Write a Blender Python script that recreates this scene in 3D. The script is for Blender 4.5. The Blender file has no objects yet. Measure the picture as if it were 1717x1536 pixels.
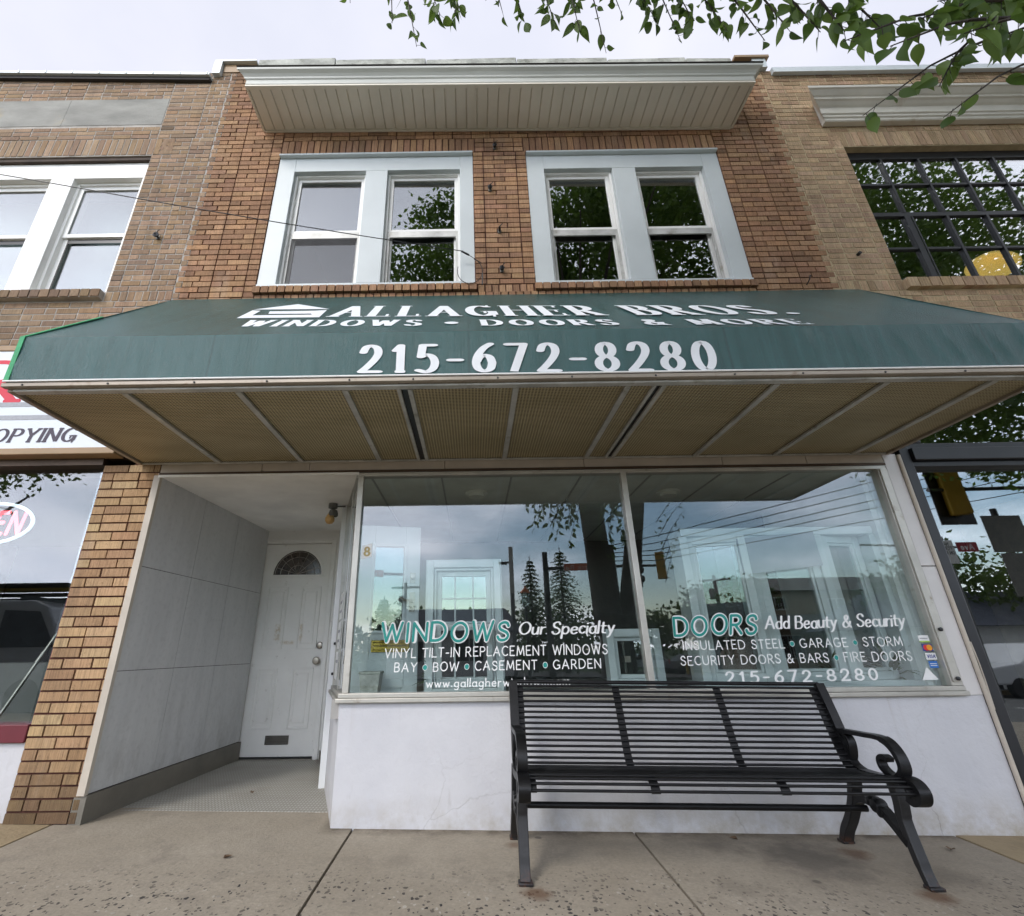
import bpy, math, random
from mathutils import Vector, Matrix
random.seed(7)
R = math.radians
S = bpy.context.scene
COL = S.collection

# ---------------------------------------------------------------- camera
cam = bpy.data.cameras.new("camera")
cam.sensor_fit = 'HORIZONTAL'; cam.sensor_width = 36.0
cam.lens = 840.277 / 1717 * 36
cam.shift_x = (858.5 - 785.088) / 1717
cam.shift_y = (734.678 - 768.0) / 1717
cam.clip_start = 0.05; cam.clip_end = 3000
camo = bpy.data.objects.new("camera", cam); COL.objects.link(camo); S.camera = camo
p_, y_, r_ = R(22.8928), R(-0.2343), R(-0.7305)
fwd = Vector((math.sin(y_) * math.cos(p_), math.cos(y_) * math.cos(p_), math.sin(p_)))
rt = Vector((math.cos(y_), -math.sin(y_), 0)); up = rt.cross(fwd)
r2 = rt * math.cos(r_) + up * math.sin(r_); u2 = up * math.cos(r_) - rt * math.sin(r_)
camo.matrix_world = Matrix(((r2.x, u2.x, -fwd.x, 0), (r2.y, u2.y, -fwd.y, 0), (r2.z, u2.z, -fwd.z, 1.01), (0, 0, 0, 1)))

# ---------------------------------------------------------------- sky, sun, exposure
SUN_EL, SUN_ROT = R(40), R(212)
W = bpy.data.worlds.new("World"); S.world = W; W.use_nodes = True
nt = W.node_tree; N = nt.nodes; L = nt.links; N.clear()
out = N.new('ShaderNodeOutputWorld'); bg = N.new('ShaderNodeBackground')
sky = N.new('ShaderNodeTexSky'); sky.sky_type = 'NISHITA'; sky.sun_disc = False
sky.sun_elevation = SUN_EL; sky.sun_rotation = SUN_ROT; sky.air_density = 1.2; sky.dust_density = 0.2; sky.ozone_density = 2.0
tc = N.new('ShaderNodeTexCoord'); sx = N.new('ShaderNodeSeparateXYZ'); L.new(tc.outputs['Generated'], sx.inputs[0])
def mth(op, a, b=None, c=None):
    m = N.new('ShaderNodeMath'); m.operation = op
    for i, v in enumerate((a, b, c)):
        if v is None: continue
        if isinstance(v, (int, float)): m.inputs[i].default_value = v
        else: L.new(v, m.inputs[i])
    return m.outputs[0]
zc = mth('MAXIMUM', sx.outputs['Z'], 0.0)
den = mth('ADD', zc, 0.22)
cx = mth('DIVIDE', sx.outputs['X'], den); cy = mth('DIVIDE', sx.outputs['Y'], den)
cv = N.new('ShaderNodeCombineXYZ'); L.new(cx, cv.inputs[0]); L.new(cy, cv.inputs[1]); cv.inputs[2].default_value = 3.7
nz = N.new('ShaderNodeTexNoise'); nz.inputs['Scale'].default_value = 0.85; nz.inputs['Detail'].default_value = 7; nz.inputs['Roughness'].default_value = 0.52
L.new(cv.outputs[0], nz.inputs['Vector'])
nz2 = N.new('ShaderNodeTexNoise'); nz2.inputs['Scale'].default_value = 2.4; nz2.inputs['Detail'].default_value = 5
L.new(cv.outputs[0], nz2.inputs['Vector'])
# thick cloud overhead and over the roofs, broken cloud low over the street
cov = mth('ADD', nz.outputs['Fac'], mth('MULTIPLY', mth('SMOOTH_MIN', mth('ADD', mth('MULTIPLY', zc, 0.62), mth('MULTIPLY', sx.outputs['Y'], 0.22)), 0.4, 0.1), 0.85))
# the sun itself stands behind cloud, and the horizon is hazed over
dt_ = N.new('ShaderNodeVectorMath'); dt_.operation = 'DOT_PRODUCT'; L.new(tc.outputs['Generated'], dt_.inputs[0])
dt_.inputs[1].default_value = (math.sin(SUN_ROT) * math.cos(SUN_EL), math.cos(SUN_ROT) * math.cos(SUN_EL), math.sin(SUN_EL))
ds_ = N.new('ShaderNodeMapRange'); ds_.interpolation_type = 'SMOOTHSTEP'; ds_.inputs['From Min'].default_value = .62; ds_.inputs['From Max'].default_value = .97; ds_.inputs['To Max'].default_value = .22; L.new(dt_.outputs['Value'], ds_.inputs['Value'])
cov = mth('ADD', mth('ADD', cov, ds_.outputs[0]), mth('MULTIPLY', mth('MAXIMUM', mth('SUBTRACT', .10, zc), 0), 1.4))
mr = N.new('ShaderNodeMapRange'); mr.interpolation_type = 'SMOOTHSTEP'
mr.inputs['From Min'].default_value = 0.37; mr.inputs['From Max'].default_value = 0.70; L.new(cov, mr.inputs['Value'])
cr_ = N.new('ShaderNodeMix'); cr_.data_type = 'RGBA'
cr_.inputs['A'].default_value = (2.85, 3.05, 3.75, 1); cr_.inputs['B'].default_value = (4.75, 4.7, 5.05, 1)
L.new(nz2.outputs['Fac'], cr_.inputs['Factor'])
# the cloud is thinner, so brighter, on the street side where the hidden sun stands
side = N.new('ShaderNodeMapRange'); side.interpolation_type = 'SMOOTHSTEP'; side.inputs['From Min'].default_value = .15; side.inputs['From Max'].default_value = -.8
side.inputs['To Min'].default_value = 1.0; side.inputs['To Max'].default_value = 3.0; L.new(mth('ADD', sx.outputs['Y'], mth('MULTIPLY', zc, .12)), side.inputs['Value'])
elv = N.new('ShaderNodeMapRange'); elv.inputs['From Min'].default_value = 0; elv.inputs['From Max'].default_value = .75; elv.inputs['To Min'].default_value = 2.1; elv.inputs['To Max'].default_value = .6; L.new(zc, elv.inputs['Value'])
low_ = mth('ADD', 1.0, mth('MULTIPLY', mth('SUBTRACT', mth('MULTIPLY', side.outputs[0], elv.outputs[0]), 1.0), mth('GREATER_THAN', side.outputs[0], 1.02)))
vs_ = N.new('ShaderNodeVectorMath'); vs_.operation = 'SCALE'; L.new(cr_.outputs['Result'], vs_.inputs[0]); L.new(mth('MAXIMUM', low_, 1.0), vs_.inputs['Scale'])
mx = N.new('ShaderNodeMix'); mx.data_type = 'RGBA'
L.new(mr.outputs[0], mx.inputs['Factor']); vk_ = N.new('ShaderNodeVectorMath'); vk_.operation = 'SCALE'; vk_.inputs['Scale'].default_value = 1.2; L.new(sky.outputs[0], vk_.inputs[0]); L.new(vk_.outputs[0], mx.inputs['A']); L.new(vs_.outputs[0], mx.inputs['B'])
L.new(mx.outputs['Result'], bg.inputs['Color']); bg.inputs['Strength'].default_value = 0.1
L.new(bg.outputs[0], out.inputs[0])

sl = bpy.data.lights.new("sun", 'SUN'); sl.energy = 0.7; sl.angle = R(12); sl.color = (1.0, 0.96, 0.9)
so = bpy.data.objects.new("sun", sl); COL.objects.link(so)
sd = Vector((math.sin(SUN_ROT) * math.cos(SUN_EL), math.cos(SUN_ROT) * math.cos(SUN_EL), math.sin(SUN_EL)))
so.rotation_euler = (-sd).to_track_quat('-Z', 'Y').to_euler()
S.view_settings.view_transform = 'Standard'; S.view_settings.look = 'None'
S.view_settings.exposure = 1.2; S.view_settings.gamma = 1.0
S.cycles.max_bounces = 12; S.cycles.diffuse_bounces = 8; S.cycles.transparent_max_bounces = 24; S.cycles.glossy_bounces = 5
S.cycles.caustics_reflective = False; S.cycles.caustics_refractive = False
S.cycles.use_denoising = True
S.cycles.sample_clamp_indirect = 6

# ---------------------------------------------------------------- helpers
class MB:
    def __init__(s): s.v = []; s.f = []; s.m = []; s.c = []
    def face(s, pts, m=0, c=None):
        b = len(s.v); s.v += [tuple(p) for p in pts]; s.f.append(tuple(range(b, b + len(pts)))); s.m.append(m); s.c.append(c)
    def mesh(s, vs, fs, m=0, c=None):
        b = len(s.v); s.v += [tuple(p) for p in vs]
        for f in fs: s.f.append(tuple(b + i for i in f)); s.m.append(m); s.c.append(c)
    def box(s, x0, x1, y0, y1, z0, z1, m=0, c=None, back=True):
        vs = [(x0, y0, z0), (x1, y0, z0), (x1, y1, z0), (x0, y1, z0), (x0, y0, z1), (x1, y0, z1), (x1, y1, z1), (x0, y1, z1)]
        fs = [(0, 3, 2, 1), (4, 5, 6, 7), (0, 1, 5, 4), (1, 2, 6, 5), (3, 0, 4, 7)]
        if back: fs.append((2, 3, 7, 6))
        s.mesh(vs, fs, m, c)
    def slab(s, bot, top, m=0, c=None):            # two matching loops
        n = len(bot); vs = list(bot) + list(top)
        fs = [tuple(range(n - 1, -1, -1)), tuple(range(n, 2 * n))] + [(i, (i + 1) % n, n + (i + 1) % n, n + i) for i in range(n)]
        s.mesh(vs, fs, m, c)
    def prism(s, pts, ax, a0, a1, m=0, c=None):     # 2-D loop extruded along an axis
        def q(p, a): return (a, p[0], p[1]) if ax == 'x' else ((p[0], a, p[1]) if ax == 'y' else (p[0], p[1], a))
        s.slab([q(p, a0) for p in pts], [q(p, a1) for p in pts], m, c)
    def tube(s, path, r, n=8, m=0, cap=True, c=None):
        path = [Vector(p) for p in path]; k = len(path); rs = r if isinstance(r, (list, tuple)) else [r] * k
        b = len(s.v); ref = None
        for i, p in enumerate(path):
            t = (path[min(i + 1, k - 1)] - path[max(i - 1, 0)]).normalized()
            if ref is None: ref = Vector((0, 0, 1)) if abs(t.z) < .9 else Vector((1, 0, 0))
            a = (ref - t * ref.dot(t)).normalized(); ref = a; bb = t.cross(a)
            for j in range(n):
                w = 2 * math.pi * j / n
                s.v.append(tuple(p + (a * math.cos(w) + bb * math.sin(w)) * rs[i]))
        for i in range(k - 1):
            for j in range(n):
                s.f.append((b + i * n + j, b + i * n + (j + 1) % n, b + (i + 1) * n + (j + 1) % n, b + (i + 1) * n + j)); s.m.append(m); s.c.append(c)
        if cap:
            s.f.append(tuple(b + j for j in range(n - 1, -1, -1))); s.m.append(m); s.c.append(c)
            s.f.append(tuple(b + (k - 1) * n + j for j in range(n))); s.m.append(m); s.c.append(c)
    def ribbon(s, path, wx, th, x, m=0):            # flat bar: path in (y,z), width wx along x, thickness th
        k = len(path); ths = th if isinstance(th, (list, tuple)) else [th] * k; b = len(s.v)
        for i in range(k):
            a = Vector(path[max(i - 1, 0)]); d = (Vector(path[min(i + 1, k - 1)]) - a).normalized(); nn = Vector((-d.y, d.x)) * ths[i] / 2
            p = Vector(path[i])
            for sx_, sg in ((-1, 1), (1, 1), (1, -1), (-1, -1)):
                s.v.append((x + sx_ * wx / 2, p.x + sg * nn.x, p.y + sg * nn.y))
        for i in range(k - 1):
            for j in range(4):
                s.f.append((b + i * 4 + j, b + i * 4 + (j + 1) % 4, b + i * 4 + 4 + (j + 1) % 4, b + i * 4 + 4 + j)); s.m.append(m); s.c.append(None)
        s.f.append((b + 3, b + 2, b + 1, b)); s.f.append((b + k * 4 - 4, b + k * 4 - 3, b + k * 4 - 2, b + k * 4 - 1)); s.m += [m, m]; s.c += [None, None]
    def lathe(s, prof, c, n=16, ax='z', m=0):       # prof: (r, h)
        b = len(s.v); c = Vector(c)
        for r, h in prof:
            for j in range(n):
                w = 2 * math.pi * j / n; a, d = r * math.cos(w), r * math.sin(w)
                s.v.append(tuple(c + (Vector((a, d, h)) if ax == 'z' else (Vector((a, -h, d)) if ax == 'y' else Vector((h, a, d))))))
        for i in range(len(prof) - 1):
            for j in range(n):
                s.f.append((b + i * n + j, b + i * n + (j + 1) % n, b + (i + 1) * n + (j + 1) % n, b + (i + 1) * n + j)); s.m.append(m); s.c.append(None)
        s.f.append(tuple(b + j for j in range(n))); s.f.append(tuple(b + (len(prof) - 1) * n + j for j in range(n))); s.m += [m, m]; s.c += [None, None]
    def frame(s, x0, x1, z0, z1, w, y0, y1, m=0):   # picture frame of four butted bars; w = l, r, b, t
        l, r, b, t = w if isinstance(w, (tuple, list)) else (w,) * 4
        s.box(x0, x0 + l, y0, y1, z0, z1, m); s.box(x1 - r, x1, y0, y1, z0, z1, m)
        s.box(x0 + l, x1 - r, y0 + .001, y1 - .001, z0, z0 + b, m); s.box(x0 + l, x1 - r, y0 + .001, y1 - .001, z1 - t, z1, m)
    def build(s, name, mats, parent=None, smooth=None, bevel=0, at=None, rot=None):
        me = bpy.data.meshes.new(name); me.from_pydata(s.v, [], s.f); 
        mats = mats if isinstance(mats, (list, tuple)) else [mats]
        for q in mats: me.materials.append(q)
        me.polygons.foreach_set('material_index', s.m)
        if any(c is not None for c in s.c):
            at_ = me.color_attributes.new('Col', 'FLOAT_COLOR', 'CORNER'); data = []
            for f, c in zip(s.f, s.c): data += list(tuple(c or (.5, .5, .5)) + (1.0,)) * len(f)
            at_.data.foreach_set('color', data)
        if smooth:
            me.polygons.foreach_set('use_smooth', [True] * len(s.f)); me.set_sharp_from_angle(angle=R(smooth))
        me.update(); o = bpy.data.objects.new(name, me); COL.objects.link(o)
        if parent is not None: o.parent = parent
        if at is not None: o.location = at
        if rot is not None: o.rotation_euler = rot
        if bevel:
            b = o.modifiers.new('bevel', 'BEVEL'); b.width = bevel; b.segments = 2; b.limit_method = 'ANGLE'
        return o

def tag(o, label=None, cat=None, group=None, kind=None):
    for k, v in (('label', label), ('category', cat), ('group', group), ('kind', kind)):
        if v: o[k] = v
    return o
def thing(name, label, cat, loc=(0, 0, 0), rot=(0, 0, 0), group=None):
    o = bpy.data.objects.new(name, None); COL.objects.link(o); o.empty_display_size = .2
    o.location = loc; o.rotation_euler = rot
    return tag(o, label, cat, group)

# ---------------------------------------------------------------- materials
class NM:
    def __init__(s, name):
        s.mat = bpy.data.materials.new(name); s.mat.use_nodes = True; s.t = s.mat.node_tree; s.n = s.t.nodes; s.l = s.t.links; s.n.clear()
        s.out = s.n.new('ShaderNodeOutputMaterial'); s.b = s.n.new('ShaderNodeBsdfPrincipled'); s.l.new(s.b.outputs[0], s.out.inputs[0])
        s.tc = s.n.new('ShaderNodeTexCoord')
    def set(s, k, v):
        if hasattr(v, 'is_linked') or hasattr(v, 'node'): s.l.new(v, s.b.inputs[k])
        else: s.b.inputs[k].default_value = v
    def co(s, sc=(1, 1, 1), rot=(0, 0, 0)):
        m = s.n.new('ShaderNodeMapping'); m.inputs['Scale'].default_value = sc; m.inputs['Rotation'].default_value = rot; s.l.new(s.tc.outputs['Object'], m.inputs[0]); return m.outputs[0]
    def noise(s, scale=5, detail=4, rough=.55, vec=None, dist=0):
        q = s.n.new('ShaderNodeTexNoise'); q.inputs['Scale'].default_value = scale; q.inputs['Detail'].default_value = detail; q.inputs['Roughness'].default_value = rough; q.inputs['Distortion'].default_value = dist
        s.l.new(vec if vec is not None else s.tc.outputs['Object'], q.inputs['Vector']); return q.outputs['Fac']
    def vor(s, scale, feat='F1', vec=None, out='Distance', rnd=1):
        q = s.n.new('ShaderNodeTexVoronoi'); q.feature = feat; q.inputs['Scale'].default_value = scale; q.inputs['Randomness'].default_value = rnd
        s.l.new(vec if vec is not None else s.tc.outputs['Object'], q.inputs['Vector']); return q.outputs[out]
    def ramp(s, v, a, b, c0=0.0, c1=1.0):
        q = s.n.new('ShaderNodeMapRange'); q.inputs['From Min'].default_value = a; q.inputs['From Max'].default_value = b
        q.inputs['To Min'].default_value = c0; q.inputs['To Max'].default_value = c1; s.l.new(v, q.inputs['Value']); return q.outputs[0]
    def math(s, op, a, b=None):
        m = s.n.new('ShaderNodeMath'); m.operation = op
        for i, v in enumerate((a, b)):
            if v is None: continue
            if isinstance(v, (int, float)): m.inputs[i].default_value = v
            else: s.l.new(v, m.inputs[i])
        return m.outputs[0]
    def mix(s, f, a, b, mode='MIX'):
        q = s.n.new('ShaderNodeMix'); q.data_type = 'RGBA'; q.blend_type = mode
        for k, v in (('Factor', f), ('A', a), ('B', b)):
            i = q.inputs[k] if k == 'Factor' else [z for z in q.inputs if z.name == k and z.type == 'RGBA'][0]
            if isinstance(v, (int, float)): i.default_value = v
            elif isinstance(v, (tuple, list)): i.default_value = tuple(v) + ((1,) if len(v) == 3 else ())
            else: s.l.new(v, i)
        return [z for z in q.outputs if z.type == 'RGBA'][0]
    def bump(s, h, dist=.01, strength=1.0):
        q = s.n.new('ShaderNodeBump'); q.inputs['Distance'].default_value = dist; q.inputs['Strength'].default_value = strength; s.l.new(h, q.inputs['Height']); s.l.new(q.outputs[0], s.b.inputs['Normal'])
    def xyz(s):
        q = s.n.new('ShaderNodeSeparateXYZ'); s.l.new(s.tc.outputs['Object'], q.inputs[0]); return q.outputs

def paint(name, c, rough=.5, var=.12, sc=3.0, metal=0, bump=0, bsc=60, dirt=None, spec=.5, stretch=(1, 1, 1)):
    q = NM(name); n1 = q.noise(sc, 5, .6, q.co(stretch))
    dark = tuple(x * (1 - var * 1.6) for x in c); lite = tuple(min(1, x * (1 + var * .6)) for x in c)
    col = q.mix(q.ramp(n1, .3, .7), dark, lite)
    if dirt:
        n2 = q.noise(dirt[1], 6, .65); col = q.mix(q.ramp(n2, dirt[2], dirt[2] + .2), col, dirt[0])
    q.set('Base Color', col); q.set('Roughness', rough); q.set('Metallic', metal); q.set('Specular IOR Level', spec)
    if bump: q.bump(q.noise(bsc, 4), bump)
    return q.mat
def brick_mat(name, rough=.85):
    q = NM(name); a = q.n.new('ShaderNodeAttribute'); a.attribute_name = 'Col'
    st = q.noise(1, 3, .6, q.co((150, 20, 9))); sp = q.noise(38, 5, .7); big = q.noise(.9, 4)
    c = q.mix(q.ramp(st, .35, .62, .9, .0), a.outputs['Color'], (.085, .05, .03), 'MIX') if False else q.mix(q.ramp(st, .3, .58, .42, 0), a.outputs['Color'], (.07, .043, .027))
    c = q.mix(q.ramp(sp, .56, .75, 0, .45), c, (.06, .036, .022))
    c = q.mix(q.ramp(sp, .25, .4, .3, 0), c, (.5, .36, .23))
    c = q.mix(q.ramp(big, .5, .75, 0, .32), c, (.07, .055, .045)); strk = q.noise(1, 5, .65, q.co((6, 6, .45))); c = q.mix(q.ramp(strk, .54, .72, 0, .42), c, (.06, .045, .035)); c = q.mix(q.ramp(q.noise(1, 4, .6, q.co((3, 3, 1.1))), .6, .74, 0, .25), c, (.5, .42, .34))
    q.set('Base Color', c); q.set('Roughness', rough); q.set('Specular IOR Level', .25)
    q.bump(q.math('ADD', q.math('MULTIPLY', st, .8), q.math('MULTIPLY', sp, .6)), .006)
    return q.mat
def glass(name, base=.10, tint=(.93, .97, .96), gain=1.6):
    q = NM(name); q.n.remove(q.b)
    tr = q.n.new('ShaderNodeBsdfTransparent'); tr.inputs[0].default_value = tint + (1,)
    gl = q.n.new('ShaderNodeBsdfGlossy'); gl.inputs['Roughness'].default_value = 0.0; gl.inputs['Color'].default_value = (.97, .98, 1, 1)
    fr = q.n.new('ShaderNodeFresnel'); ge = q.n.new('ShaderNodeNewGeometry'); q.l.new(q.ramp(ge.outputs['Backfacing'], 0, 1, 1.5, 1 / 1.5), fr.inputs[0])
    f = q.math('MINIMUM', q.math('ADD', q.math('MULTIPLY', fr.outputs[0], gain), base), .95)
    n = q.noise(.8, 2); bp = q.n.new('ShaderNodeBump'); bp.inputs['Distance'].default_value = .004; bp.inputs['Strength'].default_value = .16; q.l.new(n, bp.inputs['Height']); q.l.new(bp.outputs[0], gl.inputs['Normal'])
    mx = q.n.new('ShaderNodeMixShader'); q.l.new(f, mx.inputs[0]); q.l.new(tr.outputs[0], mx.inputs[1]); q.l.new(gl.outputs[0], mx.inputs[2]); q.l.new(mx.outputs[0], q.out.inputs[0])
    return q.mat
def emis(name, c, st):
    q = NM(name); q.set('Base Color', c + (1,)); q.set('Emission Color', c + (1,)); q.set('Emission Strength', st); return q.mat

M = {}
M['brick'] = brick_mat('brick')
M['mortar_red'] = paint('red_mortar', (.085, .028, .019), .95, .3, 9, bump=.004)
M['mortar_grey'] = paint('grey_mortar', (.42, .39, .35), .95, .2, 7, bump=.004)
M['mortar_sand'] = paint('sand_mortar', (.50, .41, .26), .95, .2, 7, bump=.004)
M['white'] = paint('white_paint', (.80, .81, .8), .45, .05, 2)
M['trim_white'] = paint('window_trim_paint', (.56, .605, .61), .4, .04, 2.2, spec=.4)
M['vinyl'] = paint('white_vinyl', (.8, .8, .77), .35, .03)
M['soffit'] = paint('soffit_vinyl', (.78, .73, .63), .55, .08, 1.2)
M['display'] = paint('display_white_vinyl', (.50, .54, .545), .4, .04)
M['fascia'] = paint('fascia_metal', (.55, .56, .52), .45, .1, .8, stretch=(1, 1, 6))
M['coping'] = paint('stone_coping', (.5, .51, .46), .9, .3, 5, bump=.01, bsc=20, dirt=((.16, .16, .13), 6, .52))
M['flash'] = paint('metal_flashing', (.62, .68, .7), .4, .08, 2, metal=.2)
M['tar'] = paint('roof_tar', (.03, .026, .024), .8)
M['alu'] = paint('aluminium_frame', (.5, .48, .43), .42, .14, 4, metal=.55, dirt=((.2, .15, .1), 9, .6))
M['steel'] = paint('grey_steel_rib', (.55, .55, .52), .5, .2, 5, metal=.35, dirt=((.2, .17, .11), 7, .58))
M['black'] = paint('black_paint', (.012, .012, .013), .35, .2, 8)
M['blackframe'] = paint('black_storefront_paint', (.017, .018, .021), .4, .2, 4)
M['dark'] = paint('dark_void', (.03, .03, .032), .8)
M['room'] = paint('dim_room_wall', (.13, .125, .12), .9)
M['roomlight'] = paint('pale_room_wall', (.7, .72, .71), .9)
M['glass'] = glass('shop_glass', .02, gain=1.2)
M['glass_up'] = glass('upper_window_glass', .10, (.75, .8, .78), 1.9)
M['glass_plain'] = glass('clear_glass', .05, (.8, .86, .86), 1.0)
M['cream'] = paint('cream_tile', (.52, .46, .38), .5, .12, 3)
M['pillarw'] = paint('glazed_white_panel', (.64, .62, .6), .35, .06, 3)
M['bronze'] = paint('bronze_strip', (.09, .06, .04), .45, .2, 4, metal=.5)
M['brass'] = paint('brass', (.62, .43, .1), .25, .1, 8, metal=.9)
M['nickel'] = paint('satin_nickel', (.34, .31, .27), .3, .1, 8, metal=.9)
M['letter'] = paint('white_lettering', (.82, .82, .8), .6, .06, 9)
M['lettering_awning'] = paint('awning_lettering', (.78, .8, .82), .6, .05, 6)
M['teal'] = paint('teal_lettering', (.01, .27, .23), .5, .08, 9)
M['ink'] = paint('dark_plum_ink', (.035, .022, .045), .5, .1)
M['redink'] = paint('red_ink', (.62, .02, .05), .5, .06)
M['greyink'] = paint('grey_ink', (.36, .37, .4), .6, .1, 40)
M['signface'] = paint('white_sign_face', (.7, .74, .78), .3, .03, 1)
M['tan'] = paint('tan_metal', (.33, .22, .12), .5, .1, 2)
M['maroon'] = paint('maroon_paint', (.14, .018, .028), .45, .12, 4)
M['entrypanel'] = None
M['basegrey'] = paint('grey_base_paint', (.17, .155, .125), .6, .15, 4, bump=.002)
M['lightmat'] = paint('pale_grey_paint', (.84, .83, .79), .6, .08)
M['tape'] = paint('green_edging', (.03, .33, .13), .6, .12, 14, bump=.004)

# white painted stucco with hairline cracks and splash dirt near the pavement
q = NM('white_stucco'); x, y, z = q.xyz()
w = q.noise(2.2, 4, .6); vv = q.n.new('ShaderNodeVectorMath'); vv.operation = 'ADD'
sc_ = q.n.new('ShaderNodeVectorMath'); sc_.operation = 'SCALE'; nn = q.n.new('ShaderNodeTexNoise'); nn.inputs['Scale'].default_value = 5; nn.inputs['Detail'].default_value = 6
q.l.new(q.tc.outputs['Object'], nn.inputs['Vector']); q.l.new(nn.outputs['Color'], sc_.inputs[0]); sc_.inputs['Scale'].default_value = .22
q.l.new(q.tc.outputs['Object'], vv.inputs[0]); q.l.new(sc_.outputs[0], vv.inputs[1])
cr = q.vor(1.15, 'DISTANCE_TO_EDGE', vv.outputs[0]); crk = q.ramp(cr, .0, .006, 1, 0)
low = q.math('ADD', q.ramp(z, .0, .42, 1, 0), q.ramp(q.noise(1.3, 3), .45, .6, -.65, .15))
crk = q.math('MULTIPLY', crk, q.math('MULTIPLY', q.math('MINIMUM', q.math('MAXIMUM', low, 0), 1), q.ramp(x, 1.4, 2.6, .28, .5)))
c = q.mix(q.ramp(w, .35, .7), (.57, .57, .585), (.51, .512, .535))
dirt = q.math('MULTIPLY', q.ramp(z, -.04, .2, 1, 0), q.ramp(q.noise(7, 6, .7), .38, .66, 0, .85))
c = q.mix(dirt, c, (.33, .28, .2)); 
c = q.mix(q.ramp(q.noise(1.1, 5, .65, q.co((1.5, 1, .5))), .56, .74, 0, .35), c, (.5, .48, .45))
scf = q.math('MULTIPLY', q.ramp(q.noise(1, 6, .75, q.co((14, 14, 3))), .58, .72, 0, .4), q.ramp(z, .5, .1, 0, 1)); c = q.mix(scf, c, (.34, .32, .3))
drp = q.math('MULTIPLY', q.ramp(q.noise(1, 4, .6, q.co((22, 22, .5))), .58, .75, 0, .35), q.ramp(z, .35, .7)); c = q.mix(drp, c, (.38, .34, .3))
c = q.mix(crk, c, (.16, .14, .12))
q.set('Base Color', c); q.set('Roughness', .6); q.bump(q.math('SUBTRACT', q.math('ADD', q.noise(26, 5, .6), q.math('MULTIPLY', q.noise(3.5, 3), 2.5)), q.math('MULTIPLY', crk, .6)), .0035)
M['stucco'] = q.mat

# awning cloth: faded dark green with faint vertical water marks
q = NM('awning_cloth'); st = q.noise(1, 5, .6, q.co((11, 1.2, .35))); bg_ = q.noise(.9, 4)
c = q.mix(q.ramp(st, .35, .7), (.006, .058, .053), (.020, .092, .09)); c = q.mix(q.ramp(bg_, .4, .7, 0, .5), c, (.045, .115, .115))
sm = q.n.new('ShaderNodeMath'); sm.operation = 'PINGPONG'; sm.inputs[1].default_value = .73; q.l.new(q.xyz()[0], sm.inputs[0]); seam = q.ramp(sm.outputs[0], .0, .012, 1, 0); c = q.mix(q.math('MULTIPLY', seam, .5), c, (.004, .03, .028)); c = q.mix(q.ramp(q.noise(5, 6, .75, q.co((1, 1, .4))), .6, .75, 0, .35), c, (.10, .15, .14))
q.set('Base Color', c); q.set('Roughness', .26); q.set('Specular IOR Level', .65); wv = q.noise(1, 2, .5, q.co((700, 700, 700)))
q.bump(q.math('ADD', q.math('MULTIPLY', st, 4.0), wv), .0022)
M['awning'] = q.mat

# perforated gold-brown soffit panel
q = NM('perforated_soffit'); x, y, z = q.xyz()
ang = q.co((52, 52, 0), (0, 0, 0))
ch = q.n.new('ShaderNodeTexVoronoi'); ch.inputs['Scale'].default_value = 1.0; ch.inputs['Randomness'].default_value = 0.0; q.l.new(ang, ch.inputs['Vector'])
hole = q.ramp(ch.outputs['Distance'], .26, .42, 1, 0)
n1 = q.noise(1.4, 5, .6, q.co((1, 2.5, 1)))
c = q.mix(q.ramp(n1, .3, .7), (.44, .37, .215), (.58, .49, .30)); c = q.mix(q.math('MULTIPLY', hole, .8), c, (.05, .037, .016))
q.set('Base Color', c); q.set('Roughness', .5); q.set('Metallic', .35); q.bump(q.ramp(ch.outputs['Distance'], .1, .5), .004)
M['perf'] = q.mat

# concrete pavement with exposed pebble aggregate towards the kerb
q = NM('concrete'); x, y, z = q.xyz()
n0 = q.noise(1.1, 5, .6); n1 = q.noise(7, 6, .65); n2 = q.noise(60, 4, .7)
c = q.mix(q.ramp(n0, .3, .7), (.315, .272, .208), (.41, .36, .285)); c = q.mix(q.ramp(n1, .5, .75, 0, .45), c, (.22, .195, .16))
c = q.mix(q.ramp(n2, .35, .7, .35, 0), c, (.15, .13, .105))
gum = q.math('MULTIPLY', q.ramp(q.vor(3.1), .05, .075, .7, 0), q.ramp(q.noise(2.3, 2), .5, .56)); c = q.mix(gum, c, (.09, .08, .07))
bl2 = q.ramp(q.noise(2.6, 6, .7), .58, .72, 0, .45); c = q.mix(bl2, c, (.15, .13, .11))
wear = q.math('MULTIPLY', q.ramp(q.math('ADD', y, q.math('MULTIPLY', q.noise(1.6, 3), 1.1)), 3.3, 3.75, 1, 0), q.ramp(q.noise(1.7, 4, .6), .34, .46))
wr0 = q.co((1, .75, 1)); nn2 = q.n.new('ShaderNodeTexNoise'); nn2.inputs['Scale'].default_value = 45; nn2.inputs['Detail'].default_value = 3; sc2 = q.n.new('ShaderNodeVectorMath'); sc2.operation = 'SCALE'; sc2.inputs['Scale'].default_value = .022; q.l.new(nn2.outputs['Color'], sc2.inputs[0]); ad2 = q.n.new('ShaderNodeVectorMath'); ad2.operation = 'ADD'; q.l.new(wr0, ad2.inputs[0]); q.l.new(sc2.outputs[0], ad2.inputs[1]); wr = ad2.outputs[0]; q.l.new(q.tc.outputs['Object'], nn2.inputs['Vector']); v1 = q.n.new('ShaderNodeTexVoronoi'); v1.inputs['Scale'].default_value = 52; q.l.new(wr, v1.inputs['Vector'])
sepc = q.n.new('ShaderNodeSeparateColor'); q.l.new(v1.outputs['Color'], sepc.inputs[0])
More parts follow.
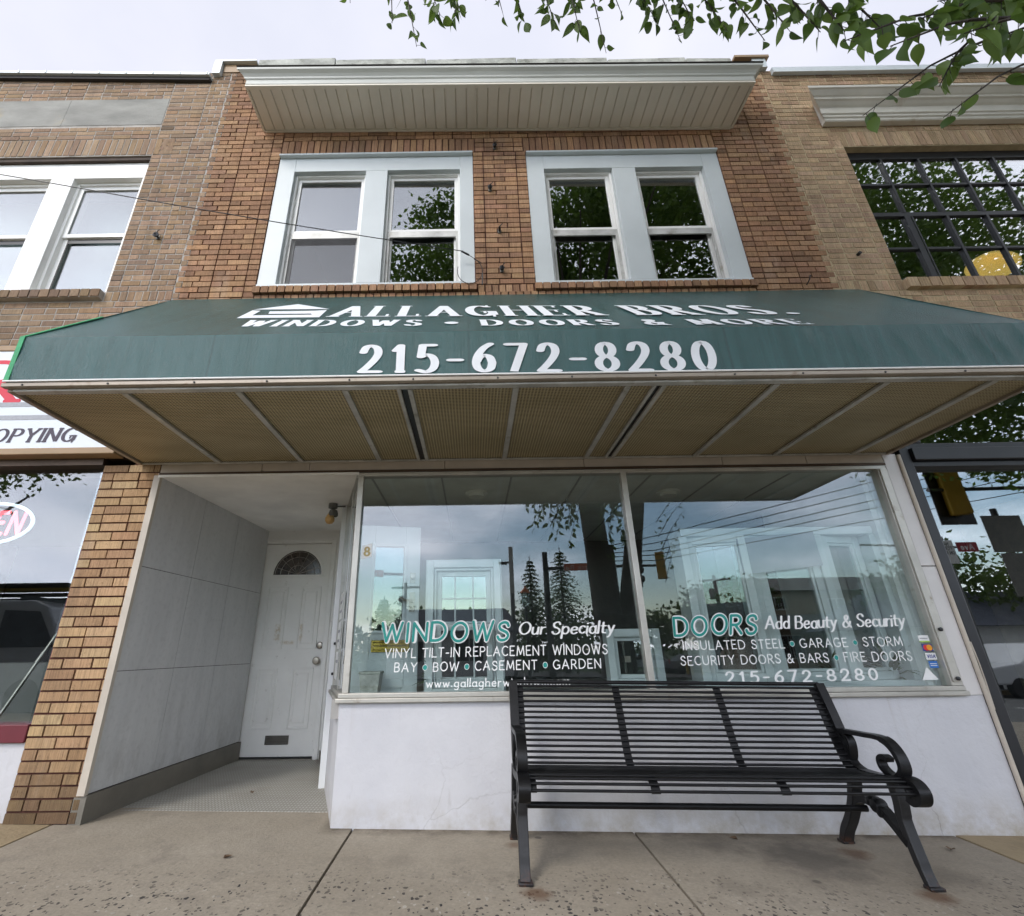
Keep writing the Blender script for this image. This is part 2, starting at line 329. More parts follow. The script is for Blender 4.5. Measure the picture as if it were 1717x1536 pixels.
peb = q.math('MULTIPLY', q.math('LESS_THAN', v1.outputs['Distance'], q.ramp(sepc.outputs[1], 0, 1, .18, .52)), q.ramp(sepc.outputs[0], .52, .56))
pc = q.mix(q.ramp(sepc.outputs[2], .1, .6), (.03, .028, .03), (.13, .11, .09)); pc = q.mix(q.ramp(sepc.outputs[2], .84, .86), pc, (.42, .38, .32))
c = q.mix(q.math('MULTIPLY', peb, wear), c, pc)
pit = q.math('MULTIPLY', q.ramp(q.vor(17), .05, .09, 1, 0), q.ramp(q.noise(3.1, 3), .55, .62)); c = q.mix(pit, c, (.06, .05, .045))
spot = lambda px, py, r, amt: q.math('MULTIPLY', q.ramp(q.math('ADD', q.math('SQRT', q.math('ADD', q.math('POWER', q.math('SUBTRACT', x, px), 2), q.math('POWER', q.math('SUBTRACT', y, py), 2))), q.math('MULTIPLY', q.math('SUBTRACT', q.noise(9, 5), .5), r * 1.3)), r * .3, r, 1, 0), amt)
for px, py, r, amt in ((.27, 2.87, .085, .7), (2.06, 2.88, .09, .7), (2.04, 3.38, .11, .65), (.22, 3.44, .06, .5)): c = q.mix(spot(px, py, r, amt), c, (.115, .05, .02))
for px, py, r, amt in ((1.75, 3.3, .34, .62), (1.35, 3.5, .16, .4), (1.2, 2.95, .12, .25), (-.4, 3.2, .1, .22), (2.3, 3.1, .18, .3)): c = q.mix(spot(px, py, r, amt), c, (.075, .066, .058))
grm = q.math('MULTIPLY', q.ramp(x, -.95, -.85), q.ramp(q.math('ADD', y, q.math('MULTIPLY', q.noise(4, 5, .7), .16)), 3.62, 3.74)); grm = q.math('MULTIPLY', grm, q.ramp(q.noise(9, 5, .7), .35, .6, .25, .8)); c = q.mix(grm, c, (.07, .055, .038))
q.set('Base Color', c); q.set('Roughness', .9); q.set('Specular IOR Level', .3)
q.bump(q.math('ADD', q.math('MULTIPLY', n2, .5), q.math('ADD', q.math('MULTIPLY', q.math('MULTIPLY', peb, wear), .5), q.math('MULTIPLY', n1, .6))), .006)
M['concrete'] = q.mat
M['concrete_tan'] = paint('tan_concrete', (.33, .255, .15), .9, .18, 4, bump=.006, bsc=50, dirt=((.2, .15, .09), 8, .55))
M['joint'] = paint('dirt_joint', (.035, .026, .018), .95)
M['asphalt'] = paint('asphalt', (.11, .11, .108), .9, .2, 3, bump=.01, bsc=80)
M['grass'] = paint('grass', (.05, .09, .025), .95, .35, 1.5, bump=.05, bsc=12)
M['roadpaint'] = paint('road_paint', (.7, .7, .66), .7)

# grey entry panels: satin, faint vertical wipe marks
q = NM('grey_entry_panel'); n1 = q.noise(1, 5, .6, q.co((8, 8, .7))); n2 = q.noise(30, 4)
c = q.mix(q.ramp(n1, .35, .7), (.50, .505, .50), (.58, .58, .57)); c = q.mix(q.ramp(n2, .5, .7, 0, .25), c, (.34, .34, .33)); xx, yy, zz = q.xyz(); c = q.mix(q.math('MULTIPLY', q.ramp(zz, .2, .75, 1, .15), q.ramp(q.noise(6, 6, .7, q.co((1, 1, .5))), .48, .7, 0, .55)), c, (.22, .21, .19))
q.set('Base Color', c); q.set('Roughness', .32); q.set('Specular IOR Level', .5); M['entrypanel'] = q.mat
# door paint with tan tape residue
q = NM('door_paint'); x, y, z = q.xyz(); n1 = q.noise(3, 5, .6)
c = q.mix(q.ramp(n1, .35, .7), (.84, .83, .79), (.77, .76, .72)); c = q.mix(q.ramp(q.noise(14, 6, .7), .62, .72, 0, .5), c, (.36, .33, .27))
def bl(a, lo, hi): return q.math('MULTIPLY', q.ramp(a, lo - .012, lo + .012), q.ramp(a, hi - .012, hi + .012, 1, 0))
res = q.math('MAXIMUM', q.math('MULTIPLY', bl(z, 1.12, 1.28), q.math('MAXIMUM', bl(x, -2.09, -2.04), bl(x, -1.83, -1.80))), q.math('MULTIPLY', bl(z, 1.09, 1.115), bl(x, -2.02, -1.88)))
c = q.mix(q.math('MULTIPLY', res, q.ramp(q.noise(28, 5, .7), .42, .6, .05, .6)), c, (.42, .29, .10))
q.set('Base Color', c); q.set('Roughness', .45); q.bump(q.noise(40, 4), .001); M['door'] = q.mat
# ribbed entry floor
q = NM('ribbed_entry_floor'); wv = q.n.new('ShaderNodeTexWave'); wv.inputs['Scale'].default_value = 14; wv.bands_direction = 'X'; q.l.new(q.tc.outputs['Object'], wv.inputs['Vector'])
wv2 = q.n.new('ShaderNodeTexWave'); wv2.inputs['Scale'].default_value = 7; wv2.bands_direction = 'Y'; q.l.new(q.tc.outputs['Object'], wv2.inputs['Vector'])
pr = q.math('MULTIPLY', wv.outputs['Fac'], q.ramp(wv2.outputs['Fac'], .2, .5)); c = q.mix(q.ramp(pr, .2, .8), (.30, .285, .245), (.42, .41, .37)); c = q.mix(q.ramp(q.noise(4, 5), .5, .7, 0, .4), c, (.26, .24, .2))
q.set('Base Color', c); q.set('Roughness', .7); q.bump(pr, .003); M['entryfloor'] = q.mat
# insect-screen: dark wire mesh, mostly open
q = NM('insect_screen'); q.set('Base Color', (.05, .05, .055, 1)); q.set('Roughness', .6); tr = q.n.new('ShaderNodeBsdfTransparent'); ms = q.n.new('ShaderNodeMixShader'); ms.inputs[0].default_value = .45
q.l.new(tr.outputs[0], ms.inputs[1]); q.l.new(q.b.outputs[0], ms.inputs[2]); q.l.new(ms.outputs[0], q.out.inputs[0]); M['screen'] = q.mat
def leafmat(name, a, b):
    q = NM(name); at = q.n.new('ShaderNodeAttribute'); at.attribute_name = 'Col'; sp = q.n.new('ShaderNodeSeparateColor'); q.l.new(at.outputs['Color'], sp.inputs[0])
    c = q.mix(sp.outputs[0], a, b); q.set('Base Color', c); q.set('Roughness', .5)
    tl = q.n.new('ShaderNodeBsdfTranslucent'); q.l.new(q.mix(.5, c, (.16, .26, .03)), tl.inputs[0]); ms = q.n.new('ShaderNodeMixShader'); ms.inputs[0].default_value = .42
    q.l.new(q.b.outputs[0], ms.inputs[1]); q.l.new(tl.outputs[0], ms.inputs[2]); q.l.new(ms.outputs[0], q.out.inputs[0]); return q.mat
M['leaf'] = leafmat('street_tree_leaf', (.05, .105, .02), (.16, .245, .05))
M['leaf2'] = leafmat('far_tree_leaf', (.03, .055, .02), (.06, .095, .03))
M['needle'] = leafmat('conifer_needle', (.018, .035, .02), (.035, .06, .03))
M['bark'] = paint('bark', (.075, .06, .048), .9, .4, 6, bump=.03, bsc=18, stretch=(2, 2, .4))

# ---------------------------------------------------------------- lettering: single-line skeletons swept with an elliptical nib
def arc(cx, cy, rx, ry, a0, a1, n=16): return [(cx + rx * math.cos(R(a0 + (a1 - a0) * i / n)), cy + ry * math.sin(R(a0 + (a1 - a0) * i / n))) for i in range(n + 1)]
def crv(p, n=6):
    o = []
    for i in range(len(p) - 1):
        a, b, c, d = p[max(i - 1, 0)], p[i], p[i + 1], p[min(i + 2, len(p) - 1)]
        for j in range(n):
            t = j / n
            o.append(tuple(.5 * (2 * b[k] + (c[k] - a[k]) * t + (2 * a[k] - 5 * b[k] + 4 * c[k] - d[k]) * t * t + (3 * b[k] - a[k] - 3 * c[k] + d[k]) * t ** 3) for k in range(len(b))))
    return o + [p[-1]]
SS = crv([(.54, .8), (.46, .95), (.29, 1), (.11, .93), (.04, .77), (.12, .61), (.3, .52), (.48, .42), (.57, .25), (.49, .07), (.29, 0), (.1, .05), (.0, .2)])
G_ = {
 'A': (.8, [[(0, 0), (.4, 1)], [(.4, 1), (.8, 0)], [(.14, .34), (.66, .34)]]),
 'B': (.6, [[(0, 0), (0, 1)], [(0, 1), (.28, 1)] + arc(.28, .76, .26, .24, 90, -90) + [(0, .52)], [(0, .52), (.3, .52)] + arc(.3, .26, .3, .26, 90, -90) + [(0, 0)]]),
 'C': (.72, [arc(.42, .5, .42, .5, 48, 312, 22)]),
 'D': (.76, [[(0, 0), (0, 1)], [(0, 1), (.26, 1)] + arc(.26, .5, .5, .5, 90, -90, 20) + [(0, 0)]]),
 'E': (.55, [[(0, 0), (0, 1)], [(0, 1), (.53, 1)], [(0, .52), (.42, .52)], [(0, 0), (.56, 0)]]),
 'F': (.52, [[(0, 0), (0, 1)], [(0, 1), (.52, 1)], [(0, .52), (.4, .52)]]),
 'G': (.8, [arc(.42, .5, .42, .5, 48, 325, 22), [(.78, .1), (.78, .42)], [(.52, .42), (.8, .42)]]),
 'H': (.74, [[(0, 0), (0, 1)], [(.74, 0), (.74, 1)], [(0, .52), (.74, .52)]]),
 'I': (.0, [[(0, 0), (0, 1)]]),
 'L': (.52, [[(0, 0), (0, 1)], [(0, 0), (.54, 0)]]),
 'M': (.9, [[(0, 0), (.1, 1)], [(.1, 1), (.45, .12)], [(.45, .12), (.8, 1)], [(.8, 1), (.9, 0)]]),
 'N': (.72, [[(0, 0), (0, 1)], [(0, 1), (.72, 0)], [(.72, 0), (.72, 1)]]),
 'O': (.84, [arc(.42, .5, .42, .5, 90, 450, 30)]),
 'P': (.58, [[(0, 0), (0, 1)], [(0, 1), (.28, 1)] + arc(.28, .74, .3, .26, 90, -90) + [(0, .48)]]),
 'R': (.64, [[(0, 0), (0, 1)], [(0, 1), (.28, 1)] + arc(.28, .74, .28, .26, 90, -90) + [(0, .48)], [(.26, .48), (.64, 0)]]),
 'S': (.57, [SS]),
 'T': (.64, [[(.32, 0), (.32, 1)], [(0, 1), (.64, 1)]]),
 'U': (.7, [[(0, 1), (0, .36)] + arc(.35, .36, .35, .36, 180, 360) + [(.7, 1)]]),
 'V': (.74, [[(0, 1), (.37, 0)], [(.37, 0), (.74, 1)]]),
 'W': (1.1, [[(0, 1), (.27, 0)], [(.27, 0), (.55, .9)], [(.55, .9), (.83, 0)], [(.83, 0), (1.1, 1)]]),
 'Y': (.7, [[(0, 1), (.35, .48)], [(.7, 1), (.35, .48)], [(.35, .48), (.35, 0)]]),
 '&': (.76, [crv([(.76, 0), (.52, .28), (.26, .62), (.2, .84), (.34, 1), (.48, .86)]), crv([(.48, .86), (.42, .66), (.12, .42), (.03, .22), (.14, .03), (.34, 0), (.56, .14), (.7, .46)])]),
 '0': (.56, [arc(.28, .5, .28, .5, 90, 450, 26)]),
 '1': (.3, [[(.02, .8), (.2, 1)], [(.2, 1), (.2, 0)]]),
 '2': (.6, [crv([(.03, .74), (.12, .94), (.3, 1), (.49, .92), (.55, .72), (.46, .5), (.24, .23), (.0, .0)]), [(0, 0), (.6, 0)]]),
 '5': (.56, [[(.52, 1), (.13, 1)], [(.13, 1), (.07, .55)], crv([(.07, .55), (.26, .63), (.46, .56), (.56, .34), (.49, .1), (.27, -.02), (.0, .04)])]),
 '6': (.58, [crv([(.52, 1.02), (.28, .86), (.08, .58), (.02, .3), (.1, .08), (.3, 0), (.5, .08), (.57, .3)]), crv([(.57, .3), (.49, .52), (.3, .59), (.13, .5), (.05, .36)])]),
 '7': (.58, [[(0, 1), (.58, 1)], [(.58, 1), (.2, -.02)]]),
 '8': (.58, [arc(.29, .75, .23, .25, 270, 630, 24), arc(.29, .25, .29, .25, 90, 450, 24)]),
 'a': (.5, [arc(.25, .28, .25, .29, 35, 325, 18), [(.48, .58), (.48, .08), (.56, 0)]]),
 'c': (.42, [arc(.25, .29, .25, .29, 45, 315, 16)]),
 'd': (.5, [arc(.25, .28, .25, .29, 35, 325, 18), [(.48, 1), (.48, 0)]]),
 'e': (.48, [[(.03, .3), (.25, .31), (.46, .33)], crv([(.46, .33), (.42, .51), (.26, .58), (.08, .48), (.02, .28), (.1, .06), (.28, 0), (.47, .1)])]),
 'g': (.5, [arc(.25, .3, .25, .28, 35, 325, 18), crv([(.48, .58), (.48, .1), (.47, -.14), (.38, -.3), (.22, -.33), (.05, -.25)])]),
 'h': (.46, [[(0, 1), (0, 0)], crv([(0, .36), (.1, .53), (.27, .58), (.41, .5), (.45, .34), (.45, .0)])]),
 'i': (.0, [[(0, .58), (0, 0)], [(0, .8), (0, .84)]]),
 'k': (.44, [[(0, 1), (0, 0)], [(.4, .58), (0, .22)], [(.14, .34), (.44, 0)]]),
 'l': (.0, [[(0, 1), (0, 0)]]),
 'm': (.74, [[(0, .58), (0, 0)], crv([(0, .4), (.1, .54), (.22, .58), (.33, .5), (.36, .36), (.36, 0)]), crv([(.36, .4), (.46, .54), (.6, .58), (.71, .5), (.74, .36), (.74, 0)])]),
 'n': (.46, [[(0, .58), (0, 0)], crv([(0, .38), (.1, .53), (.27, .58), (.41, .5), (.45, .34), (.45, .0)])]),
 'o': (.5, [arc(.25, .29, .25, .29, 90, 450, 20)]),
 'p': (.5, [[(.02, .6), (.02, -.36)], arc(.27, .29, .25, .29, 145, -145, 18)]),
 'r': (.3, [[(0, .58), (0, 0)], crv([(0, .34), (.1, .52), (.3, .56)])]),
 's': (.36, [[(x * .62, y * .58) for x, y in SS]]),
 't': (.34, [crv([(.14, .88), (.14, .3), (.17, .06), (.34, .03)]), [(0, .6), (.34, .6)]]),
 'u': (.46, [crv([(0, .58), (0, .24), (.06, .05), (.2, 0), (.38, .1), (.45, .28)]), [(.45, .58), (.45, 0)]]),
 'v': (.44, [[(0, .58), (.22, 0)], [(.22, 0), (.44, .58)]]),
 'w': (.7, [[(0, .58), (.17, 0)], [(.17, 0), (.35, .52)], [(.35, .52), (.53, 0)], [(.53, 0), (.7, .58)]]),
 'y': (.46, [[(0, .58), (.24, .04)], [(.46, .58), (.16, -.22), (.02, -.33)]]),
 '.': (.06, [[(.03, .02), (.05, .05)]]), '-': (.34, [[(0, .42), (.34, .42)]]), ' ': (.34, []),
 '*': (.24, []),
}
def lettering(mb, text, quad, nib, gap=.24, serif=0, shear=0, m=0, mdot=None, jit=0, lift=0, dotr=.16, ymax=1.0, seed=1):
    """quad: BL, BR, TL, TR corner points in 3-D of the cap-height strip; nib: half axes of the pen as shares of the cap height."""
    rnd = random.Random(seed)
    a, b = nib; adv = []; xpos = 0; gl = []
    for ch in text:
        w, st = G_[ch]; gl.append((xpos, ch, st)); xpos += w + gap + 2 * a * (0.6 if ch != ' ' else 0)
    tot = xpos - gap
    BL, BR, TL, TR = [Vector(p) for p in quad]
    nrm = (BR - BL).cross(TL - BL).normalized()
    wid = (BR - BL).length; hgt = (TL - BL).length
    def P(u, v, k):
        u = (u + a) / tot + shear * v * hgt / wid; v2 = v
        lo = BL + (BR - BL) * u; hi = TL + (TR - TL) * u
        return lo + (hi - lo) * v2 + nrm * (lift + k * .00006)
    xs = wid / (tot * hgt)                       # keep the pen's own proportions although the text is stretched
    k = [0]
    def pen(nx, ny, aa, bb):
        d = math.hypot(aa * nx, bb * ny) or 1e-9
        return aa * aa * nx / d, bb * bb * ny / d
    def stroke(pts, aa, bb, mm, butt=()):
        k[0] += 1
        pts = [p for i, p in enumerate(pts) if i == 0 or math.dist(p, pts[i - 1]) > 1e-5]
        if len(pts) < 2: return
        V = []; F = []; off = []
        for i, p in enumerate(pts):
            q0 = pts[max(i - 1, 0)]; q1 = pts[min(i + 1, len(pts) - 1)]
            tx, ty = (q1[0] - q0[0]) * xs, q1[1] - q0[1]; l = math.hypot(tx, ty) or 1e-9; off.append(pen(-ty / l, tx / l, aa, bb) + (tx / l, ty / l))
        closed = math.dist(pts[0], pts[-1]) < 1e-4
        if closed:
            o = pen(*(lambda t: (-t[1] / (math.hypot(*t) or 1), t[0] / (math.hypot(*t) or 1)))(((pts[1][0] - pts[-2][0]) * xs, pts[1][1] - pts[-2][1])), aa, bb); off[0] = o + off[0][2:]; off[-1] = o + off[-1][2:]
        for p, o in zip(pts, off):
            V.append(P(p[0] + o[0] / xs, p[1] + o[1], k[0])); V.append(P(p[0] - o[0] / xs, p[1] - o[1], k[0]))
        for i in range(len(pts) - 1): F.append((2 * i + 1, 2 * i + 3, 2 * i + 2, 2 * i))
        if not closed:
            for idx, sg in ((0, -1), (len(pts) - 1, 1)):
                if idx in butt: continue
                p = pts[idx]; ox, oy, tx, ty = off[idx]; base = len(V); arcv = []
                ang0 = math.atan2(oy / bb, ox / aa)
                # walk the nib ellipse from +o to -o on the outer side
                for s_ in range(1, 6):
                    t1 = ang0 - sg * math.pi * s_ / 6
                    arcv.append(P(p[0] + aa * math.cos(t1) / xs, p[1] + bb * math.sin(t1), k[0]))
                V += arcv; ring = [2 * idx] + [base + j for j in range(5)] + [2 * idx + 1]
                F.append(tuple(ring if sg < 0 else ring[::-1])[::-1])
        mb.mesh(V, F, mm)
    for x0, ch, st in gl:
        jx, jy, js = (rnd.uniform(-jit, jit), rnd.uniform(-jit, jit) * 1.2, 1 + rnd.uniform(-jit, jit)) if jit else (0, 0, 1)
        T = lambda p: (x0 + jx + p[0], jy + p[1] * js * ymax)
        if ch == '*':
            pts = [T((.12 + dotr / xs * .9 * math.cos(t * .3142), .46 + dotr * math.sin(t * .3142))) for t in range(20)]
            if mdot is not None:
                k[0] += 1; big = [T((.12 + (dotr + .05) / xs * .9 * math.cos(t * .3142), .46 + (dotr + .05) * math.sin(t * .3142))) for t in range(20)]
                mb.face([P(p[0], p[1], k[0]) for p in big], m)
            k[0] += 3; mb.face([P(p[0], p[1], k[0]) for p in pts], m if mdot is None else mdot); continue
        if ch == '.' :
            k[0] += 1; mb.face([P(*T((.04 + max(a, b) * 1.25 / xs * math.cos(t * .5236), max(a, b) * 1.2 + max(a, b) * 1.25 * math.sin(t * .5236))), k[0]) for t in range(12)], m); continue
        for s_ in st:
            pts = [T(p) for p in s_]; stroke(pts, a, b, m, tuple(e for e, rw in ((0, s_[0]), (len(pts) - 1, s_[-1])) if serif and len(pts) == 2 and abs(s_[0][1] - s_[1][1]) > .6))
            if serif:
                closed = math.dist(pts[0], pts[-1]) < 1e-4
                if closed: continue
                for e, nb in ((0, 1), (-1, -2)):
                    p = pts[e]; q = pts[nb]; tx, ty = (p[0] - q[0]) * xs, p[1] - q[1]; l = math.hypot(tx, ty) or 1e-9; tx /= l; ty /= l
                    raw = s_[e]
                    if abs(ty) > .55 and (abs(raw[1]) < .03 or abs(raw[1] - 1) < .03):
                        if ch in 'VW' and raw[1] < .5: continue
                        if ch in 'A' and raw[1] > .5: continue
                        if ch == 'M' and .2 < raw[0] < .7: continue
                        if ch == 'N' and raw == (.72, 0): continue
                        if ch in '125678' and raw != (.2, 0): continue
                        y_ = p[1] + (bb_ := b * .5) * (1 if raw[1] < .5 else -1) * 0
                        stroke([(p[0] - serif / xs, y_), (p[0] + serif / xs, y_)], b, b, m)
                    elif abs(tx) > .9 and ch in 'EFLTZ' or (ch in 'CGS' ):
                        if any(math.dist(raw, w_) < .06 for o_ in st if o_ is not s_ for w_ in o_): continue
                        d = -1 if raw[1] > .45 else 1
                        if ch == 'S': d = 1 if raw[1] > .5 else -1
                        if ch in 'CG': d = 1 if raw[1] > .5 else -1
                        stroke([(p[0], p[1]), (p[0], p[1] + d * .17)], b, b, m)
def quadxz(x0, x1, z0, z1, y, x0t=None, x1t=None, z0r=None, z1r=None):
    return ((x0, y, z0), (x1, y, z0 if z0r is None else z0r), (x0 if x0t is None else x0t, y, z1), (x1 if x1t is None else x1t, y, z1 if z1r is None else z1r))

# ---------------------------------------------------------------- ground
Y0 = 3.67
def gz(x, y): return .017 - .0185 * x - .015 * (Y0 - y)
g = MB(); g.face([(-400, -900, -1.6), (400, -900, -1.6), (400, 400, -1.6), (-400, 400, -1.6)]); tag(g.build('ground', M['grass']), kind='structure')
def gsheet(name, x0, x1, y0, y1, mat, dz=0, th=.25, nx=1):
    b = MB(); b.slab([(x0, y0, gz(x0, y0) + dz - th), (x1, y0, gz(x1, y0) + dz - th), (x1, y1, gz(x1, y1) + dz - th), (x0, y1, gz(x0, y1) + dz - th)],
                     [(x0, y0, gz(x0, y0) + dz), (x1, y0, gz(x1, y0) + dz), (x1, y1, gz(x1, y1) + dz), (x0, y1, gz(x0, y1) + dz)])
    return tag(b.build(name, mat), kind='structure')
# pavement slabs with real gaps for the joints
pv = MB(); xs_ = [-2.56, -.735, .94, 2.83]; jn = .007
def slabp(mb, x0, x1, y0, y1, dz=0):
    b = [(x0, y0), (x1, y0), (x1, y1), (x0, y1)]
    mb.slab([(a, c, gz(a, c) - .12) for a, c in b], [(a, c, gz(a, c) + dz) for a, c in b])
rows = [(-2.3, -.6), (-.6, 1.25), (1.25, 3.70)]
for i in range(3):
    for y0, y1 in rows: slabp(pv, xs_[i] + jn, xs_[i + 1] - jn, y0 + jn, y1 - (jn if y1 < 3 else 0), random.uniform(-.002, .002))
slabp(pv, -2.46, -.78, 3.702, 4.02)
for k in range(14):
    x0 = 4.5 + k * 1.8
    for y0, y1 in rows: slabp(pv, x0 + jn, x0 + 1.8 - jn, y0 + jn, y1 - jn)
tag(pv.build('pavement', M['concrete']), kind='structure')
pt = MB()
for y0, y1 in rows: slabp(pt, xs_[3] + jn, 4.5 - jn, y0 + jn, y1 - (jn if y1 < 3 else 0), .001)
for k in range(12):
    x1 = -2.56 - k * 1.8
    for y0, y1 in rows: slabp(pt, x1 - 1.8 + jn, x1 - jn, y0 + jn, y1 - (jn if y1 < 3 else 0), .001)
tag(pt.build('side_pavement', M['concrete_tan']), kind='structure')
gsheet('pavement_bed', -26, 31, -2.31, 3.9, M['joint'], -.018, .3)
gsheet('kerb', -26, 31, -2.48, -2.32, M['concrete'], -.004, .3)
gsheet('road', -60, 60, -13, -2.49, M['asphalt'], -.14, .3)
rp = MB()
for x in range(-40, 40, 6): rp.face([(x, -7.3, gz(x, -7.3) - .135), (x + 3, -7.3, gz(x + 3, -7.3) - .135), (x + 3, -7.18, gz(x + 3, -7.2) - .135), (x, -7.18, gz(x, -7.2) - .135)])
for k in range(7): rp.face([(8.2 + k * .9, -12.5, gz(8.2 + k * .9, -12.5) - .135), (8.7 + k * .9, -12.5, gz(8.7 + k * .9, -12.5) - .135), (8.7 + k * .9, -9.6, gz(8.7 + k * .9, -9.6) - .135), (8.2 + k * .9, -9.6, gz(8.2 + k * .9, -9.6) - .135)])
tag(rp.build('road_markings', M['roadpaint']), kind='structure')
gsheet('opposite_kerb', -60, 60, -13.2, -13.0, M['concrete_tan'], .0, .3)
gsheet('car_park', -60, 60, -40, -13.2, M['asphalt'], -.02, .3)

# ---------------------------------------------------------------- brickwork: one box per brick, proud of a raked mortar bed
def bcol(pal, rnd):
    c = rnd.choice(pal); k = rnd.uniform(.9, 1.13) * 1.32; return tuple(min(1, v * k * rnd.uniform(.97, 1.03)) for v in c)
PAL_MAIN = [(.268, .155, .085), (.295, .17, .092), (.24, .136, .077), (.205, .116, .068), (.318, .192, .108), (.255, .146, .088)]
PAL_LEFT = [(.25, .172, .112), (.22, .15, .098), (.27, .188, .122), (.2, .138, .095), (.24, .16, .092)]
PAL_RIGHT = [(.385, .275, .17), (.34, .24, .15), (.41, .30, .19), (.31, .215, .135), (.365, .255, .17)]
def brick_rows(mb, x0, x1, z0, z1, pal, ch=.0625, cols=None, holes=(), depth=.012, j=.011, seed=1, edge0=0, edge1=0, soot=None, m=0, jy=.0018, fill=None):
    """cols: list of (xa, xb) columns, each holding a stretcher and a header that swap sides every course; None = running bond."""
    rnd = random.Random(seed); n = int(round((z1 - z0) / ch)); ch = (z1 - z0) / n
    for r in range(n):
        a, b = z0 + r * ch, z0 + (r + 1) * ch; xa, xb = x0, x1
        if edge0 and r % 2: xa -= edge0
        if edge1 and r % 2 == 0: xb += edge1
        ints = []
        if cols:
            for ca, cb in cols:
                ca = xa if ca == x0 else ca; cb = xb if cb == x1 else cb
                w = cb - ca
                if w < .16: ints.append((ca, cb))
                else:
                    sp = ca + w * ((.655 if r % 2 else .345) + rnd.uniform(-.02, .02)); ints += [(ca, sp), (sp, cb)]
        else:
            x = xa - (.1 if r % 2 else 0) + rnd.uniform(-.004, .004)
            while x < xb:
                w = .2 if rnd.random() > .12 else .1
                ints.append((max(x, xa), min(x + w, xb))); x += w
        gap = []
        if fill:
            if edge0 and not r % 2: gap.append((x0 - edge0 - .012, x0))
            if edge1 and r % 2: gap.append((x1, x1 + edge1 + .012))
        for p, q_ in gap: mb.box(p + j / 2, q_ - j / 2, Y0 + .0005, Y0 + depth + .003, a + j / 2, b - j / 2, m, bcol(fill, rnd), back=False)
        for p, q_ in ints:
            segs = [(p, q_)]
            for hx0, hx1, hz0, hz1 in holes:
                if b > hz0 + .02 and a < hz1 - .02:
                    ns = []
                    for s0, s1 in segs:
                        if hx0 <= s0 and hx1 >= s1: continue
                        if hx1 <= s0 or hx0 >= s1: ns.append((s0, s1)); continue
                        if hx0 > s0: ns.append((s0, hx0 + .005))
                        if hx1 < s1: ns.append((hx1 - .005, s1))
                    segs = ns
            for s0, s1 in segs:
                if s1 - s0 < .03: continue
                c = bcol(pal, rnd)
                if soot: f = soot((s0 + s1) / 2, (a + b) / 2, rnd); c = tuple(v * f for v in c)
                jj = rnd.uniform(-jy, jy)
                mb.box(s0 + j / 2 + rnd.uniform(-.0015, .0015), s1 - j / 2 + rnd.uniform(-.0015, .0015), Y0 + jj, Y0 + depth + .003, a + j / 2 + rnd.uniform(-.0015, .0015), b - j / 2 + rnd.uniform(-.0015, .0015), m, c, back=False)
def soldiers(mb, x0, x1, z0, z1, pal, w=.068, y=None, depth=.012, j=.011, seed=3, m=0, proud=0):
    rnd = random.Random(seed); n = max(1, int(round((x1 - x0) / w))); w = (x1 - x0) / n
    for i in range(n):
        a = x0 + i * w; mb.box(a + j / 2 + rnd.uniform(-.002, .002), a + w - j / 2, Y0 - proud + rnd.uniform(-.002, .002), Y0 + depth + .003, z0 + j / 2 + rnd.uniform(-.002, .002), z1 - j / 2, m, bcol(pal, rnd), back=False)
def backing(mb, x0, x1, z0, z1, holes, y0, y1, m):
    zs = sorted({z0, z1} | {h[2] for h in holes} | {h[3] for h in holes}); zs = [z for z in zs if z0 <= z <= z1]
    for a, b in zip(zs, zs[1:]):
        x = x0
        for h in sorted([h for h in holes if h[2] < (a + b) / 2 < h[3]]):
            if h[0] > x: mb.box(x, min(h[0], x1), y0, y1, a, b, m)
            x = max(x, h[1])
        if x < x1: mb.box(x, x1, y0, y1, a, b, m)

# ---------------------------------------------------------------- the middle building
bld = thing('brick_building', 'middle two storey brown brick shop building with green awning and white ground floor front', 'building', (0, 0, 0))
XL, XR = -2.63, 3.30
W1 = (-1.945, .068, 4.093, 5.812); W2 = (.622, 2.608, 4.083, 5.797)
wl = MB(); holes = [W1, W2]
backing(wl, XL - .0, XR, 2.36, 7.20, holes, Y0 + .012, Y0 + .26, 1)
colsL = [(XL, -2.36), (-2.36, -2.05), (-2.05, -1.945)]; colsM = [(.068, .175), (.175, .515), (.515, .622)]; colsR = [(2.608, 2.715), (2.715, 3.03), (3.03, XR)]
soot = lambda x, z, r: .72 if z > 6.9 else (.9 if z > 6.2 else 1)
brick_rows(wl, XL, -1.945, 3.60, 7.18, PAL_MAIN, cols=colsL, edge0=.05, seed=11, soot=soot, fill=PAL_LEFT)
brick_rows(wl, .068, .622, 4.083, 5.812, PAL_MAIN, cols=colsM, seed=12)
brick_rows(wl, 2.608, XR, 3.60, 7.18, PAL_MAIN, cols=colsR, edge1=.06, seed=13, soot=soot, fill=PAL_RIGHT)
soldiers(wl, -1.945, .068 + .02, 5.812, 6.02, PAL_MAIN, seed=5); soldiers(wl, .60, 2.608, 5.797, 6.02, PAL_MAIN, seed=6)
brick_rows(wl, .09, .60, 5.815, 6.02, PAL_MAIN, ch=.068, cols=[(.09, .19), (.19, .5), (.5, .60)], seed=14)
brick_rows(wl, -1.945, 2.608, 6.02, 6.15, PAL_MAIN, seed=15); brick_rows(wl, -1.945, 2.608, 6.15, 7.18, PAL_MAIN, seed=16)
soldiers(wl, -1.945, 2.608, 3.875, 4.003, PAL_MAIN, seed=8)
